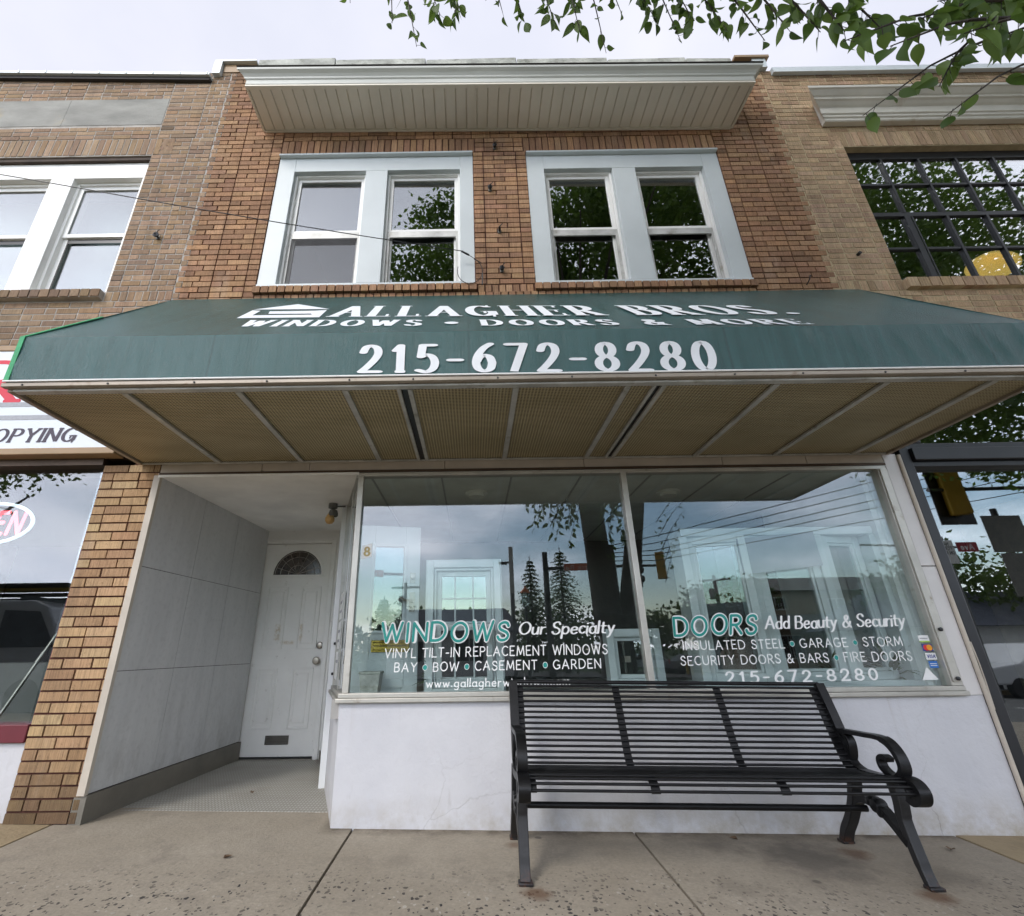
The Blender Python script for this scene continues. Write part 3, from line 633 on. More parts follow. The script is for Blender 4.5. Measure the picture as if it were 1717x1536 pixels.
soldiers(wl, -1.96, .085, 4.003, 4.083, PAL_MAIN, seed=9, proud=.03, w=.076); soldiers(wl, .605, 2.625, 4.0, 4.076, PAL_MAIN, seed=10, proud=.03, w=.076); soldiers(wl, .09, .60, 3.99, 4.08, PAL_MAIN, seed=4)
# party walls, back and roof
wl.box(XL, XL + .2, Y0 + .262, 12.5, 0, 7.18, 1); wl.box(XR - .2, XR, Y0 + .262, 12.5, 0, 7.18, 1); wl.box(XL + .202, XR - .202, 12.3, 12.5, 0, 7.18, 1)
wall = wl.build('wall', [M['brick'], M['mortar_red']], bld)
pw = MB(); PX0, PX1 = -2.865, -2.415
pw.box(PX0, PX1, Y0 + .012, Y0 + .2, -.1, 2.376, 1)
grime = lambda x, z, r: max(.28, min(1, .3 + (z - .12) * 1.6 + r.uniform(-.08, .12)))
brick_rows(pw, PX0, PX1, .065, 2.376, [(.35, .23, .125), (.315, .2, .11), (.37, .255, .14), (.29, .18, .10)], ch=.0665, cols=None if False else [(PX0, PX0 + .45)] and None, seed=21, soot=grime)
pw.build('brick_pier', [M['brick'], M['mortar_red']], bld)
r_ = MB(); r_.box(XL + .01, XR - .01, Y0 + .262, 12.29, 6.9, 7.0); r_.build('roof', M['tar'], bld)
f_ = MB(); f_.box(XL + .202, XR - .202, Y0 + .27, 12.28, 2.62, 2.8); f_.box(XL + .202, XR - .202, 7.9, 8.0, 2.81, 6.89); f_.build('upper_room', M['room'], bld)

# overhanging cornice box with vinyl soffit
cn = MB(); ex = MB()
pr = [(3.655, 6.15), (3.215, 6.15), (3.185, 6.156), (3.185, 6.212), (3.172, 6.222), (3.168, 6.24), (3.15, 6.262), (3.128, 6.278), (3.12, 6.284), (3.12, 6.312), (3.13, 6.318), (3.655, 6.80)]
x0, x1 = -2.175, 2.845
def flare(p): return max(0, min(.09, (3.185 - p[0]) * 1.25)) if p[1] > 6.21 and p[0] < 3.185 else (.08 if p[1] > 6.5 else 0)
def tilt(mb, k, xc=.335):
    mb.v = [(x, y, z - k * (x - xc)) for x, y, z in mb.v]
cn.slab([(x0 - flare(p), p[0], p[1]) for p in pr][::-1], [(x1 + flare(p), p[0], p[1]) for p in pr][::-1])
tilt(cn, .014); cornice = cn.build('cornice', M['fascia'], bld, bevel=.004)
sf = MB(); n = 46; wd = (x1 - x0 - .05) / n
for i in range(n):
    a = x0 + .025 + i * wd
    sf.prism([(a + .0005, 6.149), (a + wd - .0005, 6.149), (a + wd - .0005, 6.147), (a + wd - .007, 6.134), (a + .007, 6.134), (a + .0005, 6.147)], 'y', 3.225, 3.645)
sf.box(x0, x1, 3.186, 3.222, 6.128, 6.148); sf.box(x0, x0 + .022, 3.224, 3.66, 6.128, 6.148); sf.box(x1 - .022, x1, 3.224, 3.66, 6.128, 6.148); sf.box(x0 + .024, x1 - .024, 3.648, 3.668, 6.122, 6.148)
tilt(sf, .014); sf.build('soffit', M['soffit'], cornice)
tr = MB(); tr.slab([(x0 - .085, 3.125, 6.319), (x1 + .085, 3.125, 6.319), (x1 + .085, 3.66, 6.81), (x0 - .085, 3.66, 6.81)], [(x0 - .085, 3.112, 6.327), (x1 + .085, 3.112, 6.327), (x1 + .085, 3.66, 6.825), (x0 - .085, 3.66, 6.825)]); tilt(tr, .014)
tr.build('roof_edge', M['tar'], cornice)
cp = MB(); rnd = random.Random(3); x = -2.40
while x < 3.06:
    w = rnd.choice([.9, 1.05, .8]); xe = min(x + w, 3.07); t0 = 7.385 - (x + 2.4) * .0234 + rnd.uniform(-.008, .008); k = 7; bot = []; top = []
    cp.slab([(x + .004, 3.64, 7.183), (xe - .004, 3.64, 7.183), (xe - .004, 3.98, 7.183), (x + .004, 3.98, 7.183)], [(x + .004, 3.645, t0 + rnd.uniform(-.01, .01)), (xe - .004, 3.645, t0 + rnd.uniform(-.01, .01)), (xe - .004, 3.98, t0 + .03), (x + .004, 3.98, t0 + .03)]); x = xe
cp.build('coping', M['coping'], bld, bevel=.012)
fl = MB(); fl.box(-2.89, -2.80, 3.62, 3.95, 7.11, 7.345); fl.box(-2.798, -2.41, 3.62, 3.95, 7.32, 7.345); fl.box(-2.79, -2.42, 3.66, 3.94, 7.185, 7.318, 1); fl.build('flashing', [M['flash'], M['tan']], bld); fl = MB(); fl.box(3.08, 3.47, 3.60, 3.95, 7.20, 7.235, 1); fl.box(3.28, 3.43, 3.62, 3.9, 7.05, 7.198, 0)
fl.build('flashing', [M['flash'], M['tan']], bld)

def upper_window(win, lights, nm='window'):
    x0, x1, z0, z1 = win; a0, a1, b0, b1 = lights
    f = MB(); yf = Y0 + .012
    zt = z1 - .232; zb = z0 + .042
    f.box(x0, a0, yf, yf + .16, z0 + .0, z1 - .045); f.box(a1, b0, yf + .001, yf + .12, zb, zt); f.box(b1, x1, yf, yf + .12, z0, z1 - .045)
    f.box(a0, b1, yf + .0005, yf + .12, zt, z1 - .045); f.box(a0, b1, yf + .0005, yf + .12, z0, zb)
    f.box(x0 + .002, x1 - .002, yf - .045, yf + .1, z1 - .043, z1 - .02); f.box(x0 + .004, x1 - .004, yf - .03, yf + .1, z1 - .019, z1 - .004)
    f.box(x0 + .003, x1 - .003, yf - .022, yf - .001, z0 - .006, z0 + .022)
    fo = f.build(nm, M['trim_white'], bld, bevel=.004)
    zm = z0 + .742
    for (p, q_) in ((a0, a1), (b0, b1)):
        s = MB(); g_ = MB(); sc = MB(); gr = MB(); ls = MB()
        s.frame(p + .001, q_ - .001, zb + .001, zt - .001, (.022, .022, .016, .02), yf + .05, yf + .15)
        s.frame(p + .024, q_ - .024, zm - .012, zt - .022, (.034, .034, .03, .036), yf + .082, yf + .11)
        s.build('sash', M['vinyl'], fo, bevel=.003)
        ls.frame(p + .026, q_ - .026, zb + .02, zm + .012, (.04, .04, .05, .04), yf + .114, yf + .137); ls.build('lower_sash', M['vinyl'], fo, bevel=.003)
        gr.frame(p + .024, q_ - .024, zb + .018, zm - .015, (.022, .022, .02, .07), yf + .078, yf + .096); gr.build('screen_frame', M['steel'], fo)
        sc.face([(p + .045, yf + .077, zb + .038), (q_ - .045, yf + .077, zb + .038), (q_ - .045, yf + .077, zm - .084), (p + .045, yf + .077, zm - .084)]); p < -1.5 and sc.build('insect_screen', M['screen'], fo)
        g_.box(p + .057, q_ - .057, yf + .098, yf + .102, zm + .017, zt - .057); g_.box(p + .064, q_ - .064, yf + .126, yf + .130, zb + .069, zm - .027); g_.build('pane', M['glass_up'], fo)
    return fo
upper_window(W1, (-1.772, -1.034, -.81, -.066)); upper_window(W2, (.80, 1.50, 1.735, 2.437))
wc = MB(); wc.lathe([(.001, 0), (.05, .0), (.06, .05), (.05, .1), (.001, .11)], (0, 0, 0), 14)
gl_ = wc.build('wall_lamp', emis('warm_lamp', (1, .8, .45), 1.4), None, at=(.86, 4.35, 4.75)); tag(gl_, 'small lit globe lamp inside the right upper window', 'lamp')

# ---------------------------------------------------------------- ground-floor front
GX0, GX1, GZ0, GZ1 = -.82, 3.115, .755, 2.25
YG = 3.70
SA, SD = Vector((-.872, 3.67)), Vector((-1.50, 5.66)); sdir = (SD - SA).normalized(); sn = Vector((-sdir.y, sdir.x))   # sn points into the entry
def sp(d, off, z): p = SA + sdir * d + sn * off; return (p.x, p.y, z)
LA, LD = Vector((-2.415, 3.67)), Vector((-2.30, 5.66)); ldir = (LD - LA).normalized(); ln = Vector((ldir.y, -ldir.x))   # ln points into the entry
def lp(d, off, z): p = LA + ldir * d + ln * off; return (p.x, p.y, z)
def obar(mb, fn, d0, d1, o0, o1, z0, z1, m=0):
    mb.slab([fn(d0, o0, z0), fn(d1, o0, z0), fn(d1, o1, z0), fn(d0, o1, z0)], [fn(d0, o0, z1), fn(d1, o0, z1), fn(d1, o1, z1), fn(d0, o1, z1)], m)
bk = MB()
bk.slab([(-.872, Y0, -.1), (3.30, Y0, -.1), (3.30, Y0 + .2, -.1), (-.93, Y0 + .2, -.1)], [(-.872, Y0, .70), (3.30, Y0, .70), (3.30, Y0 + .2, .70), (-.93, Y0 + .2, .70)])
obar(bk, sp, .19, .94, 0, -.12, -.1, .695); obar(bk, sp, .001, .189, 0, -.05, -.1, .695)
bk.build('bulkhead', M['stucco'], bld)
pl = MB(); pl.box(3.195, 3.30, Y0 - .004, Y0 + .2, .702, 1.517); pl.box(3.195, 3.30, Y0 - .004, Y0 + .2, 1.523, 2.372); pl.build('pillar', M['pillarw'], bld, bevel=.003)
ct = MB(); ct.tube([(3.31, 3.655, -.04), (3.31, 3.655, 2.36)], .014, 8); ct.build('corner_trim', M['cream'], bld)
# tile band above the window and its dark strip
tb = MB(); e = [-2.41, -1.62, -1.25, -.2, .88, 1.95, 2.6, 3.19]
for a, b in zip(e, e[1:]): tb.box(a + .002, b - .002, Y0 - .006, Y0 + .1, 2.302, 2.372)
tb.build('tile_band', M['cream'], bld, bevel=.002)
st = MB(); st.box(-2.41, 3.193, Y0 - .012, Y0 + .09, 2.283, 2.300); st.build('metal_strip', M['bronze'], bld)

sw = MB()
sw.box(-.872, 3.192, Y0 - .004, Y0 + .07, 2.252, 2.282)                            # head
sw.box(3.118, 3.192, Y0 - .008, Y0 + .07, .757, 2.251)                             # right jamb
sw.box(3.128, 3.18, Y0 - .02, Y0 - .009, .78, 2.251)
sw.box(-.865, -.822, Y0 - .006, Y0 + .045, .757, 2.251)                            # corner post
sw.box(1.150, 1.192, Y0 - .012, Y0 + .06, .757, 2.251)                             # mullion
front = sw.build('storefront_window', M['alu'], bld, bevel=.003)
sl_ = MB(); sl_.box(-.885, 3.192, Y0 - .018, Y0 + .07, .728, .756); sl_.box(-.90, 3.194, Y0 - .035, Y0 + .05, .701, .727)
obar(sl_, sp, .02, .94, .016, -.06, .729, .7555); obar(sl_, sp, .02, .94, .032, -.05, .702, .7265)
sl_.build('sill', M['alu'], front, bevel=.004)
pn = MB(); pn.box(-.82, 1.149, YG, YG + .006, .757, 2.251); pn.box(1.193, 3.117, YG, YG + .006, .757, 2.251); pn.build('pane', M['glass'], front)
pn = MB(); obar(pn, sp, .06, .90, -.012, -.018, .757, 2.25); pn.build('side_pane', M['glass'], front)
sj = MB(); obar(sj, sp, .90, .935, .006, -.03, .757, 2.28); obar(sj, sp, .04, .90, .004, -.03, 2.252, 2.281); obar(sj, sp, .40, .415, .0, -.008, .757, 2.25); sj.build('side_frame', M['alu'], front)
for d, z in ((.86, .83), (.86, 1.06)):
    scw = MB(); scw.lathe([(.001, 0), (.012, .002), (.012, .02), (.001, .022)], sp(d + .06, .012, z), 8); scw.build('screw_head', M['black'], front)
for x, z in ((3.155, .80), (3.155, 1.10)): scw = MB(); scw.lathe([(.001, 0), (.013, .002), (.013, .012), (.001, .014)], (x, Y0 - .02, z), 8, 'y'); scw.build('screw_head', M['black'], front)
pp = MB()
for k, z in enumerate((1.42, 1.2, .98)): obar(pp, sp, .50 + .03 * k, .78 + .02 * k, .002, .0005, z - .17, z + .03)
pp.build('notice_paper', M['vinyl'], front)
pp = MB()
for z in (1.38, 1.31, 1.16, 1.09, .94): obar(pp, sp, .56, .76, .004, .003, z - .012, z + .008)
pp.build('notice_print', M['greyink'], front)

# writing on the glass
YT = YG - .0015
def gtext(name, text, quad, nib, m, **k):
    t = MB(); lettering(t, text, quad, nib, **k); return t.build(name, m, front)
for nm_, mm, nb, lf in (('lettering_outline', M['letter'], (.135, .135), 0), ('lettering', M['teal'], (.072, .072), .003)):
    gtext(nm_, 'WINDOWS', quadxz(-.635, .235, 1.066, 1.182, YT, -.645, .24, 1.072, 1.190), nb, mm, gap=.22, lift=lf, shear=.12, jit=.03)
    gtext(nm_, 'DOORS', quadxz(1.375, 1.94, 1.085, 1.200, YT, 1.372, 1.965, 1.092, 1.212), nb, mm, gap=.2, lift=lf, shear=.1, jit=.03, seed=4)
gtext('lettering', 'Our Specialty', quadxz(.308, .965, 1.103, 1.178, YT, z0r=1.106, z1r=1.186), (.10, .05), M['letter'], gap=.085, shear=.26, jit=.02)
gtext('lettering', 'Add Beauty & Security', quadxz(2.005, 2.965, 1.118, 1.198, YT, z0r=1.126, z1r=1.206), (.09, .045), M['letter'], gap=.085, shear=.24, jit=.02)
gtext('lettering', 'VINYL TILT-IN REPLACEMENT WINDOWS', quadxz(-.602, .907, .966, 1.021, YT, z0r=.974, z1r=1.034), (.062, .062), M['letter'], jit=.02, shear=.05)
gtext('lettering', 'BAY * BOW * CASEMENT * GARDEN', quadxz(-.533, .853, .879, .932, YT, z0r=.887, z1r=.942), (.064, .064), [M['letter'], M['teal']], mdot=1, dotr=.3, gap=.26, jit=.02, shear=.05)
gtext('lettering', 'www.gallagherwindows.com', quadxz(-.318, .635, .783, .832, YT, z0r=.788, z1r=.838), (.07, .055), M['letter'], gap=.2, shear=.06)
gtext('lettering', 'INSULATED STEEL * GARAGE * STORM', quadxz(1.424, 2.905, .992, 1.046, YT, z0r=1.002, z1r=1.056), (.062, .062), [M['letter'], M['teal']], mdot=1, dotr=.28, jit=.02, shear=.05)
gtext('lettering', 'SECURITY DOORS & BARS * FIRE DOORS', quadxz(1.392, 2.94, .897, .950, YT, z0r=.911, z1r=.966), (.062, .062), [M['letter'], M['teal']], mdot=1, dotr=.28, jit=.02, shear=.05)
gtext('lettering', '215-672-8280', quadxz(1.665, 2.675, .788, .850, YT, z0r=.798, z1r=.864), (.125, .075), M['letter'], gap=.34, jit=.02, shear=.08)
t = MB(); t.face([(2.965, YT, .789), (3.075, YT, .792), (3.018, YT, .868)]); t.build('triangle_sticker', M['letter'], front)
bl_ = paint('card_blue', (.03, .16, .5), .5, .03); na_ = paint('card_navy', (.03, .05, .25), .5, .03); rd_ = paint('card_red', (.7, .03, .02), .5, .03); or_ = paint('card_orange', (.85, .35, .02), .5, .03); gn_ = paint('card_green', (.35, .55, .1), .5, .03)
def sticker(x, z, w, h, mats, fn):
    t = MB(); t.face([(x, YT, z), (x + w, YT, z), (x + w, YT, z + h), (x, YT, z + h)], 0); fn(t, x, z); return t.build('card_sticker', mats, front)
def bars(t, x, z): t.box(x, x + .068, YT - .002, YT - .001, z, z + .01, 1); t.box(x + .008, x + .06, YT - .002, YT - .001, z + .022, z + .028, 2)
sticker(3.03, 1.02, .07, .045, [M['letter'], gn_, M['greyink']], bars)
def circ(t, x, z):
    for i, (cx_, mm) in enumerate(((.026, 1), (.046, 2))): t.face([(x + cx_ + .019 * math.cos(a * .3927), YT - .001 - .0006 * i, z + .022 + .019 * math.sin(a * .3927)) for a in range(16)], mm)
sticker(3.036, .965, .068, .044, [na_, rd_, or_], circ)
sticker(3.038, .912, .072, .042, [M['letter'], na_], lambda t, x, z: lettering(t, 'VISA', quadxz(x + .008, x + .062, z + .012, z + .031, YT - .0006), (.12, .09), m=1, shear=.15))
def amx(t, x, z): t.box(x + .006, x + .05, YT - .002, YT - .001, z + .024, z + .028, 1); t.box(x + .006, x + .05, YT - .002, YT - .001, z + .013, z + .017, 1)
sticker(3.044, .862, .058, .042, [bl_, M['letter']], amx)
t = MB(); t.face([(-.806, YT, 1.625), (-.732, YT, 1.645), (-.732, YT, 1.742), (-.806, YT, 1.722)], 0); lettering(t, '8', quadxz(-.792, -.748, 1.652, 1.712, YT - .001), (.14, .10), m=1); t.build('number_sticker', [M['vinyl'], paint('old_gold', (.5, .38, .14), .5)], front)

# display room behind the glass
dr = MB()
dr.slab([(-.95, 3.76, .60), (3.10, 3.76, .60), (3.10, 5.9, .60), (-1.42, 5.9, .60)], [(-.95, 3.76, .715), (3.10, 3.76, .715), (3.10, 5.9, .715), (-1.42, 5.9, .715)], 1)
dr.slab([(-.90, 3.74, 2.29), (3.10, 3.74, 2.29), (3.10, 6.5, 2.29), (-1.6, 6.5, 2.29)], [(-.90, 3.74, 2.34), (3.10, 3.74, 2.34), (3.10, 6.5, 2.34), (-1.6, 6.5, 2.34)], 2)
dr.box(-1.4, 3.10, 6.5, 6.6, .0, 2.34, 0); dr.box(3.101, 3.19, 3.76, 6.6, .0, 2.34, 2); dr.box(3.06, 3.0995, 3.78, 5.2, .72, 2.288, 2)
for k in range(8): dr.box(-.8 + k * .56, -.785 + k * .56, 3.76, 6.4, 2.283, 2.289, 3)
dr.build('display_room', [M['room'], paint('grey_deck', (.36, .35, .33), .7), M['roomlight'], M['greyink']], bld)
ro = MB()
for x, y in ((.05, 4.25), (1.75, 4.3)): ro.lathe([(.10, -.004), (.10, .012), (.07, .012), (.07, -.03)], (x, y, 2.272), 20)
ro.build('ceiling_ring', M['vinyl'], bld)

# ---------------------------------------------------------------- recessed entry
en = MB()
ds = [.02, .66, 1.27, 1.955]; zs2 = [.213, .905, 1.598, 2.275]
for i in range(3):
    for j in range(3): obar(en, lp, ds[i] + .002, ds[i + 1] - .002, .012, -.05, zs2[j] + .002, zs2[j + 1] - .002, 0)
obar(en, lp, .02, 1.955, .008, -.06, .20, 2.28, 1)
ew = en.build('entry_wall', [M['entrypanel'], M['joint']], bld)
bb = MB(); obar(bb, lp, .0, 1.96, .03, -.05, -.05, .21); bb.build('skirting', M['basegrey'], ew)
cr2 = MB(); obar(cr2, lp, -.012, .019, .02, -.03, .211, 2.28); cr2.build('corner_strip', M['cream'], ew)
er = MB(); obar(er, sp, .985, 2.08, 0, -.1, .13, 2.28); er.build('entry_side_wall', M['white'], bld)
eb = MB(); obar(eb, sp, .985, 2.08, .012, -.09, -.05, .129); eb.build('entry_side_skirting', M['basegrey'], bld)
ep = MB(); obar(ep, sp, .94, .985, .045, -.10, -.03, 2.279); ep.build('entry_post', M['white'], bld, bevel=.004)
ec = MB(); n = 58; y0, y1 = 3.668, 5.64
for i in range(n):
    a = y0 + (y1 - y0) * i / n; b = y0 + (y1 - y0) * (i + 1) / n
    def xs2(y): return LA.x + (y - LA.y) * ldir.x / ldir.y + .005, SA.x + (y - SA.y) * sdir.x / sdir.y - .004
    l0, r0 = xs2(a); l1, r1 = xs2(b); d = .006
    ec.slab([(l0, a + .0045, 2.274), (r0, a + .0045, 2.270), (r1, b - .0045, 2.270), (l1, b - .0045, 2.270)], [(l0, a, 2.280), (r0, a, 2.280), (r1, b, 2.280), (l1, b, 2.280)])
ec.slab([(-2.42, 3.669, 2.2805), (-.86, 3.669, 2.2805), (-1.3, 5.9, 2.2805), (-2.4, 5.9, 2.2805)], [(-2.42, 3.669, 2.30), (-.86, 3.669, 2.30), (-1.3, 5.9, 2.30), (-2.4, 5.9, 2.30)])
ec.box(-2.41, -.86, 3.655, 3.668, 2.262, 2.2815)
ec.build('entry_ceiling', M['lightmat'], bld)
ef = MB(); ef.slab([(-2.42, 3.965, -.1), (-.9, 3.965, -.1), (-1.4, 5.9, -.1), (-2.4, 5.9, -.1)], [(-2.42, 3.965, .066), (-.9, 3.965, .042), (-1.4, 5.9, .052), (-2.4, 5.9, .06)])
ef.build('entry_floor', M['entryfloor'], bld)
# door
YD = 5.66; DX0, DX1, DZ0, DZ1 = -2.305, -1.572, .075, 2.128
df = MB()
df.box(-2.42, DX0 - .002, YD - .03, YD + .1, .05, DZ1 + .003); df.box(DX1 + .002, -1.46, YD - .03, YD + .1, .05, DZ1 + .003); df.box(-2.42, -1.46, YD - .032, YD + .1, DZ1 + .004, 2.279)
df.box(-2.372, DX0 - .012, YD - .05, YD - .031, .055, DZ1 + .03); df.box(DX1 + .012, -1.512, YD - .05, YD - .031, .055, DZ1 + .03); df.box(-2.372, -1.512, YD - .051, YD - .033, DZ1 + .031, DZ1 + .06); df.box(-2.40, -1.48, YD - .045, YD - .033, 2.26, 2.279)
df.build('door_frame', M['door'], bld, bevel=.004)
dm = MB(); dm.box(DX0, DX1, YD, YD + .045, DZ0, DZ1)
def moul(x0, x1, z0, z1):
    dm.frame(x0, x1, z0, z1, .02, YD - .014, YD + .002); dm.frame(x0 + .045, x1 - .045, z0 + .05, z1 - .05, .008, YD - .009, YD + .002); 
    i = .053; dm.box(x0 + i, x1 - i, YD - .006, YD + .002, z0 + i + .005, z1 - i - .005)
moul(-2.225, -2.0, 1.037, 1.665); moul(-1.86, -1.64, 1.037, 1.665); moul(-2.228, -2.01, .31, .86); moul(-1.862, -1.645, .31, .86)
door = dm.build('door', M['door'], bld, bevel=.003)
fm = MB(); cxx, rr = -1.925, .265
fm.slab([p for p in [(cxx - .30, YD - .012, 1.765), (cxx + .30, YD - .012, 1.765), (cxx + .30, YD - .012, 1.793), (cxx - .30, YD - .012, 1.793)]], [(cxx - .30, YD + .002, 1.765), (cxx + .30, YD + .002, 1.765), (cxx + .30, YD + .002, 1.793), (cxx - .30, YD + .002, 1.793)])
for i in range(24):
    a0, a1 = math.pi * i / 24, math.pi * (i + 1) / 24
    P_ = lambda r, a, y: (cxx + r * math.cos(a), y, 1.793 + r * math.sin(a))
    fm.slab([P_(rr, a0, YD - .012), P_(rr + .032, a0, YD - .012), P_(rr + .032, a1, YD - .012), P_(rr, a1, YD - .012)], [P_(rr, a0, YD + .002), P_(rr + .032, a0, YD + .002), P_(rr + .032, a1, YD + .002), P_(rr, a1, YD + .002)])
fm.build('fan_light_frame', M['door'], door)
fg = MB(); fg.face([(cxx + rr * math.cos(math.pi * i / 24), YD - .002, 1.793 + rr * math.sin(math.pi * i / 24)) for i in range(25)]); q = NM('leaded_glass'); n1 = q.vor(24, 'F1'); q.set('Base Color', q.mix(q.ramp(n1, .1, .5), (.012, .01, .009), (.06, .045, .035))); q.set('Roughness', .15); fg.build('fan_light', q.mat, door)
ld = MB()
for a in (18, 42, 66, 90, 114, 138, 162): ld.tube([(cxx, YD - .004, 1.80), (cxx + .25 * math.cos(R(a)), YD - .004, 1.795 + .25 * math.sin(R(a)))], .003, 5)
for r in (.10, .19, .25): ld.tube([(cxx + r * math.cos(R(a)), YD - .004, 1.795 + r * math.sin(R(a))) for a in range(0, 181, 12)], .003, 5)
ld.tube([(cxx - .04, YD - .004, 1.86), (cxx, YD - .004, 1.93), (cxx + .04, YD - .004, 1.86), (cxx, YD - .004, 1.81), (cxx - .04, YD - .004, 1.86)], .004, 5); ld.build('leading', M['nickel'], door)
for nm_, z, r in (('deadbolt', 1.071, .034), ('knob', .926, .038)):
    k = MB()
    if nm_ == 'knob': k.lathe([(.03, 0), (.036, .008), (.014, .014), (.014, .035), (.036, .048), (.038, .062), (.03, .074), (.001, .076)], (-1.612, YD, z), 18, 'y')
    else: k.lathe([(.036, 0), (.036, .012), (.028, .024), (.02, .026), (.001, .026)], (-1.604, YD, z), 18, 'y')
    k.build(nm_, M['nickel'], door, smooth=40)
ms_ = MB(); ms_.frame(-2.052, -1.822, .178, .256, .012, YD - .012, YD + .001); ms_.box(-2.04, -1.834, YD - .006, YD + .001, .191, .243); ms_.box(-2.03, -1.844, YD - .011, YD - .0065, .215, .24); ms_.build('mail_slot', paint('pewter', (.13, .12, .105), .4, .15, 8, metal=.7), door, bevel=.002)
th = MB(); th.box(DX0, DX1, YD - .06, YD + .05, .035, .062); th.build('threshold', M['nickel'], bld)
dk = MB(); dk.box(DX0, DX1, YD + .02, YD + .04, .062, .0745); dk.build('door_sweep', M['dark'], door)

# ---------------------------------------------------------------- left neighbour
lb = thing('brick_building', 'left neighbouring greyish brown brick building with grey stone panel above its window', 'building')
LW = (-6.3, -3.31, 4.065, 5.845)
lw = MB(); ST = (-6.6, -3.313, 6.322, 6.752)
backing(lw, -7.0, XL - .001, 3.30, 7.20, [LW], Y0 + .0045, Y0 + .25, 1)
colsl = [(-3.31, -3.20), (-3.20, -2.93), (-2.93, XL - .06)]
brick_rows(lw, -3.31, XL - .06, 4.065, 6.10, PAL_LEFT, cols=colsl, depth=.0045, j=.012, edge1=-.002, seed=31)
brick_rows(lw, -3.31, XL - .06, 6.10, 7.19, PAL_LEFT, cols=[(-3.31, -2.90), (-2.90, XL - .06)], depth=.0045, j=.013, edge1=-.002, seed=32, soot=lambda x, z, r: .75 if z > 7.0 else (.42 if (-3.3 < x < -3.1 and 6.2 < z < 6.3) else 1))
brick_rows(lw, -7.0, -3.31, 6.10, 7.19, PAL_LEFT, depth=.0045, j=.013, seed=33, holes=[ST], soot=lambda x, z, r: .8 if z > 6.95 else 1)
soldiers(lw, -7.0, -3.10, 5.852, 6.10, PAL_LEFT, depth=.0045, j=.013, seed=34)
brick_rows(lw, -7.0, XL - .06, 3.30, 3.955, PAL_LEFT, depth=.0045, j=.013, edge1=-.002, seed=35)
soldiers(lw, -3.31, XL - .06, 3.955, 4.065, PAL_LEFT, depth=.0045, j=.012, seed=36)
soldiers(lw, -6.5, -3.315, 3.968, 4.058, [tuple(v * .8 for v in c) for c in PAL_LEFT], proud=.06, depth=.0045, seed=37, w=.09); lw.box(-6.5, -3.32, Y0 - .05, Y0 + .01, 3.97, 4.05, 1)
lw.box(-7.0, -6.8, Y0 + .252, 12, -.1, 7.19, 1); lw.box(-6.79, XL - .01, 11.8, 12, -.1, 7.19, 1)
lw.box(-6.3, -3.30, Y0 + .02, Y0 + .2, 5.80, 5.849, 2)
lw.build('wall', [M['brick'], M['mortar_grey'], paint('rusty_lintel', (.06, .04, .028), .8, .3, 8)], lb)
sp_ = MB()
for a, b in ((-6.6, -5.32), (-5.32, -4.42), (-4.42, -3.315)): sp_.box(a + .002, b - .001, Y0 + .0005, Y0 + .0042, 6.324, 6.75)
sp_.build('stone_panel', paint('bluestone', (.29, .285, .255), .8, .28, 2.2, bump=.003, dirt=((.34, .27, .16), 1.6, .6), stretch=(.6, 1, 1.6)), lb)
cp = MB(); cp.box(-7.0, -2.90, 3.60, 3.9, 7.05, 7.085); cp.box(-7.0, -2.90, 3.63, 3.9, 7.005, 7.047, 1)
for k in range(14): cp.box(-2.93 - k * .31, -2.918 - k * .31, 3.593, 3.599, 7.045, 7.088)
cp.v = [(x, y, z - .04 * (x + 2.9)) for x, y, z in cp.v]
cp.build('gutter', [M['flash'], M['tar']], lb)
rf = MB(); rf.box(-6.79, XL - .01, Y0 + .26, 11.79, 6.9, 7.0); rf.box(-6.79, XL - .02, 7, 7.1, 3.2, 6.89); rf.box(-6.79, XL - .02, Y0 + .3, 11.7, 3.0, 3.19); rf.build('roof', M['room'], lb)
f = MB(); yf = Y0 + .055
f.box(-6.3, -3.312, yf, yf + .14, 5.585, 5.80); f.box(-3.372, -3.312, yf, yf + .14, 4.066, 5.585)
f.box(-4.33, -4.09, yf + .001, yf + .24, 4.07, 5.585); f.box(-6.3, -6.05, yf, yf + .14, 4.07, 5.585); f.box(-6.3, -3.372, yf + .001, yf + .14, 4.066, 4.09)
lf = f.build('window', M['vinyl'], lb, bevel=.005)
for p, q_ in ((-6.05, -4.33), (-4.09, -3.372)):
    s = MB(); s.frame(p + .001, q_ - .001, 4.091, 5.584, (.03, .02, .02, .03), yf + .06, yf + .15); s.frame(p + .032, q_ - .022, 4.86, 5.552, (.04, .04, .045, .045), yf + .08, yf + .105); s.build('sash', M['vinyl'], lf, bevel=.003)
    s = MB(); s.frame(p + .032, q_ - .022, 4.113, 4.895, (.045, .04, .05, .04), yf + .108, yf + .14); s.frame(p + .078, q_ - .062, 4.165, 4.852, (.012, .012, .012, .05), yf + .104, yf + .107, 1); s.build('lower_sash', [M['vinyl'], M['black']], lf, bevel=.003)
    s = MB(); s.box(p + .073, q_ - .063, yf + .09, yf + .094, 4.906, 5.506); s.box(p + .078, q_ - .063, yf + .122, yf + .126, 4.164, 4.854); s.build('pane', M['glass_up'], lf)
bs = MB(); bs.box(-6.0, -3.35, yf + .3, yf + .31, 4.1, 5.58); bs.build('window_blind', M['greyink'], lf)
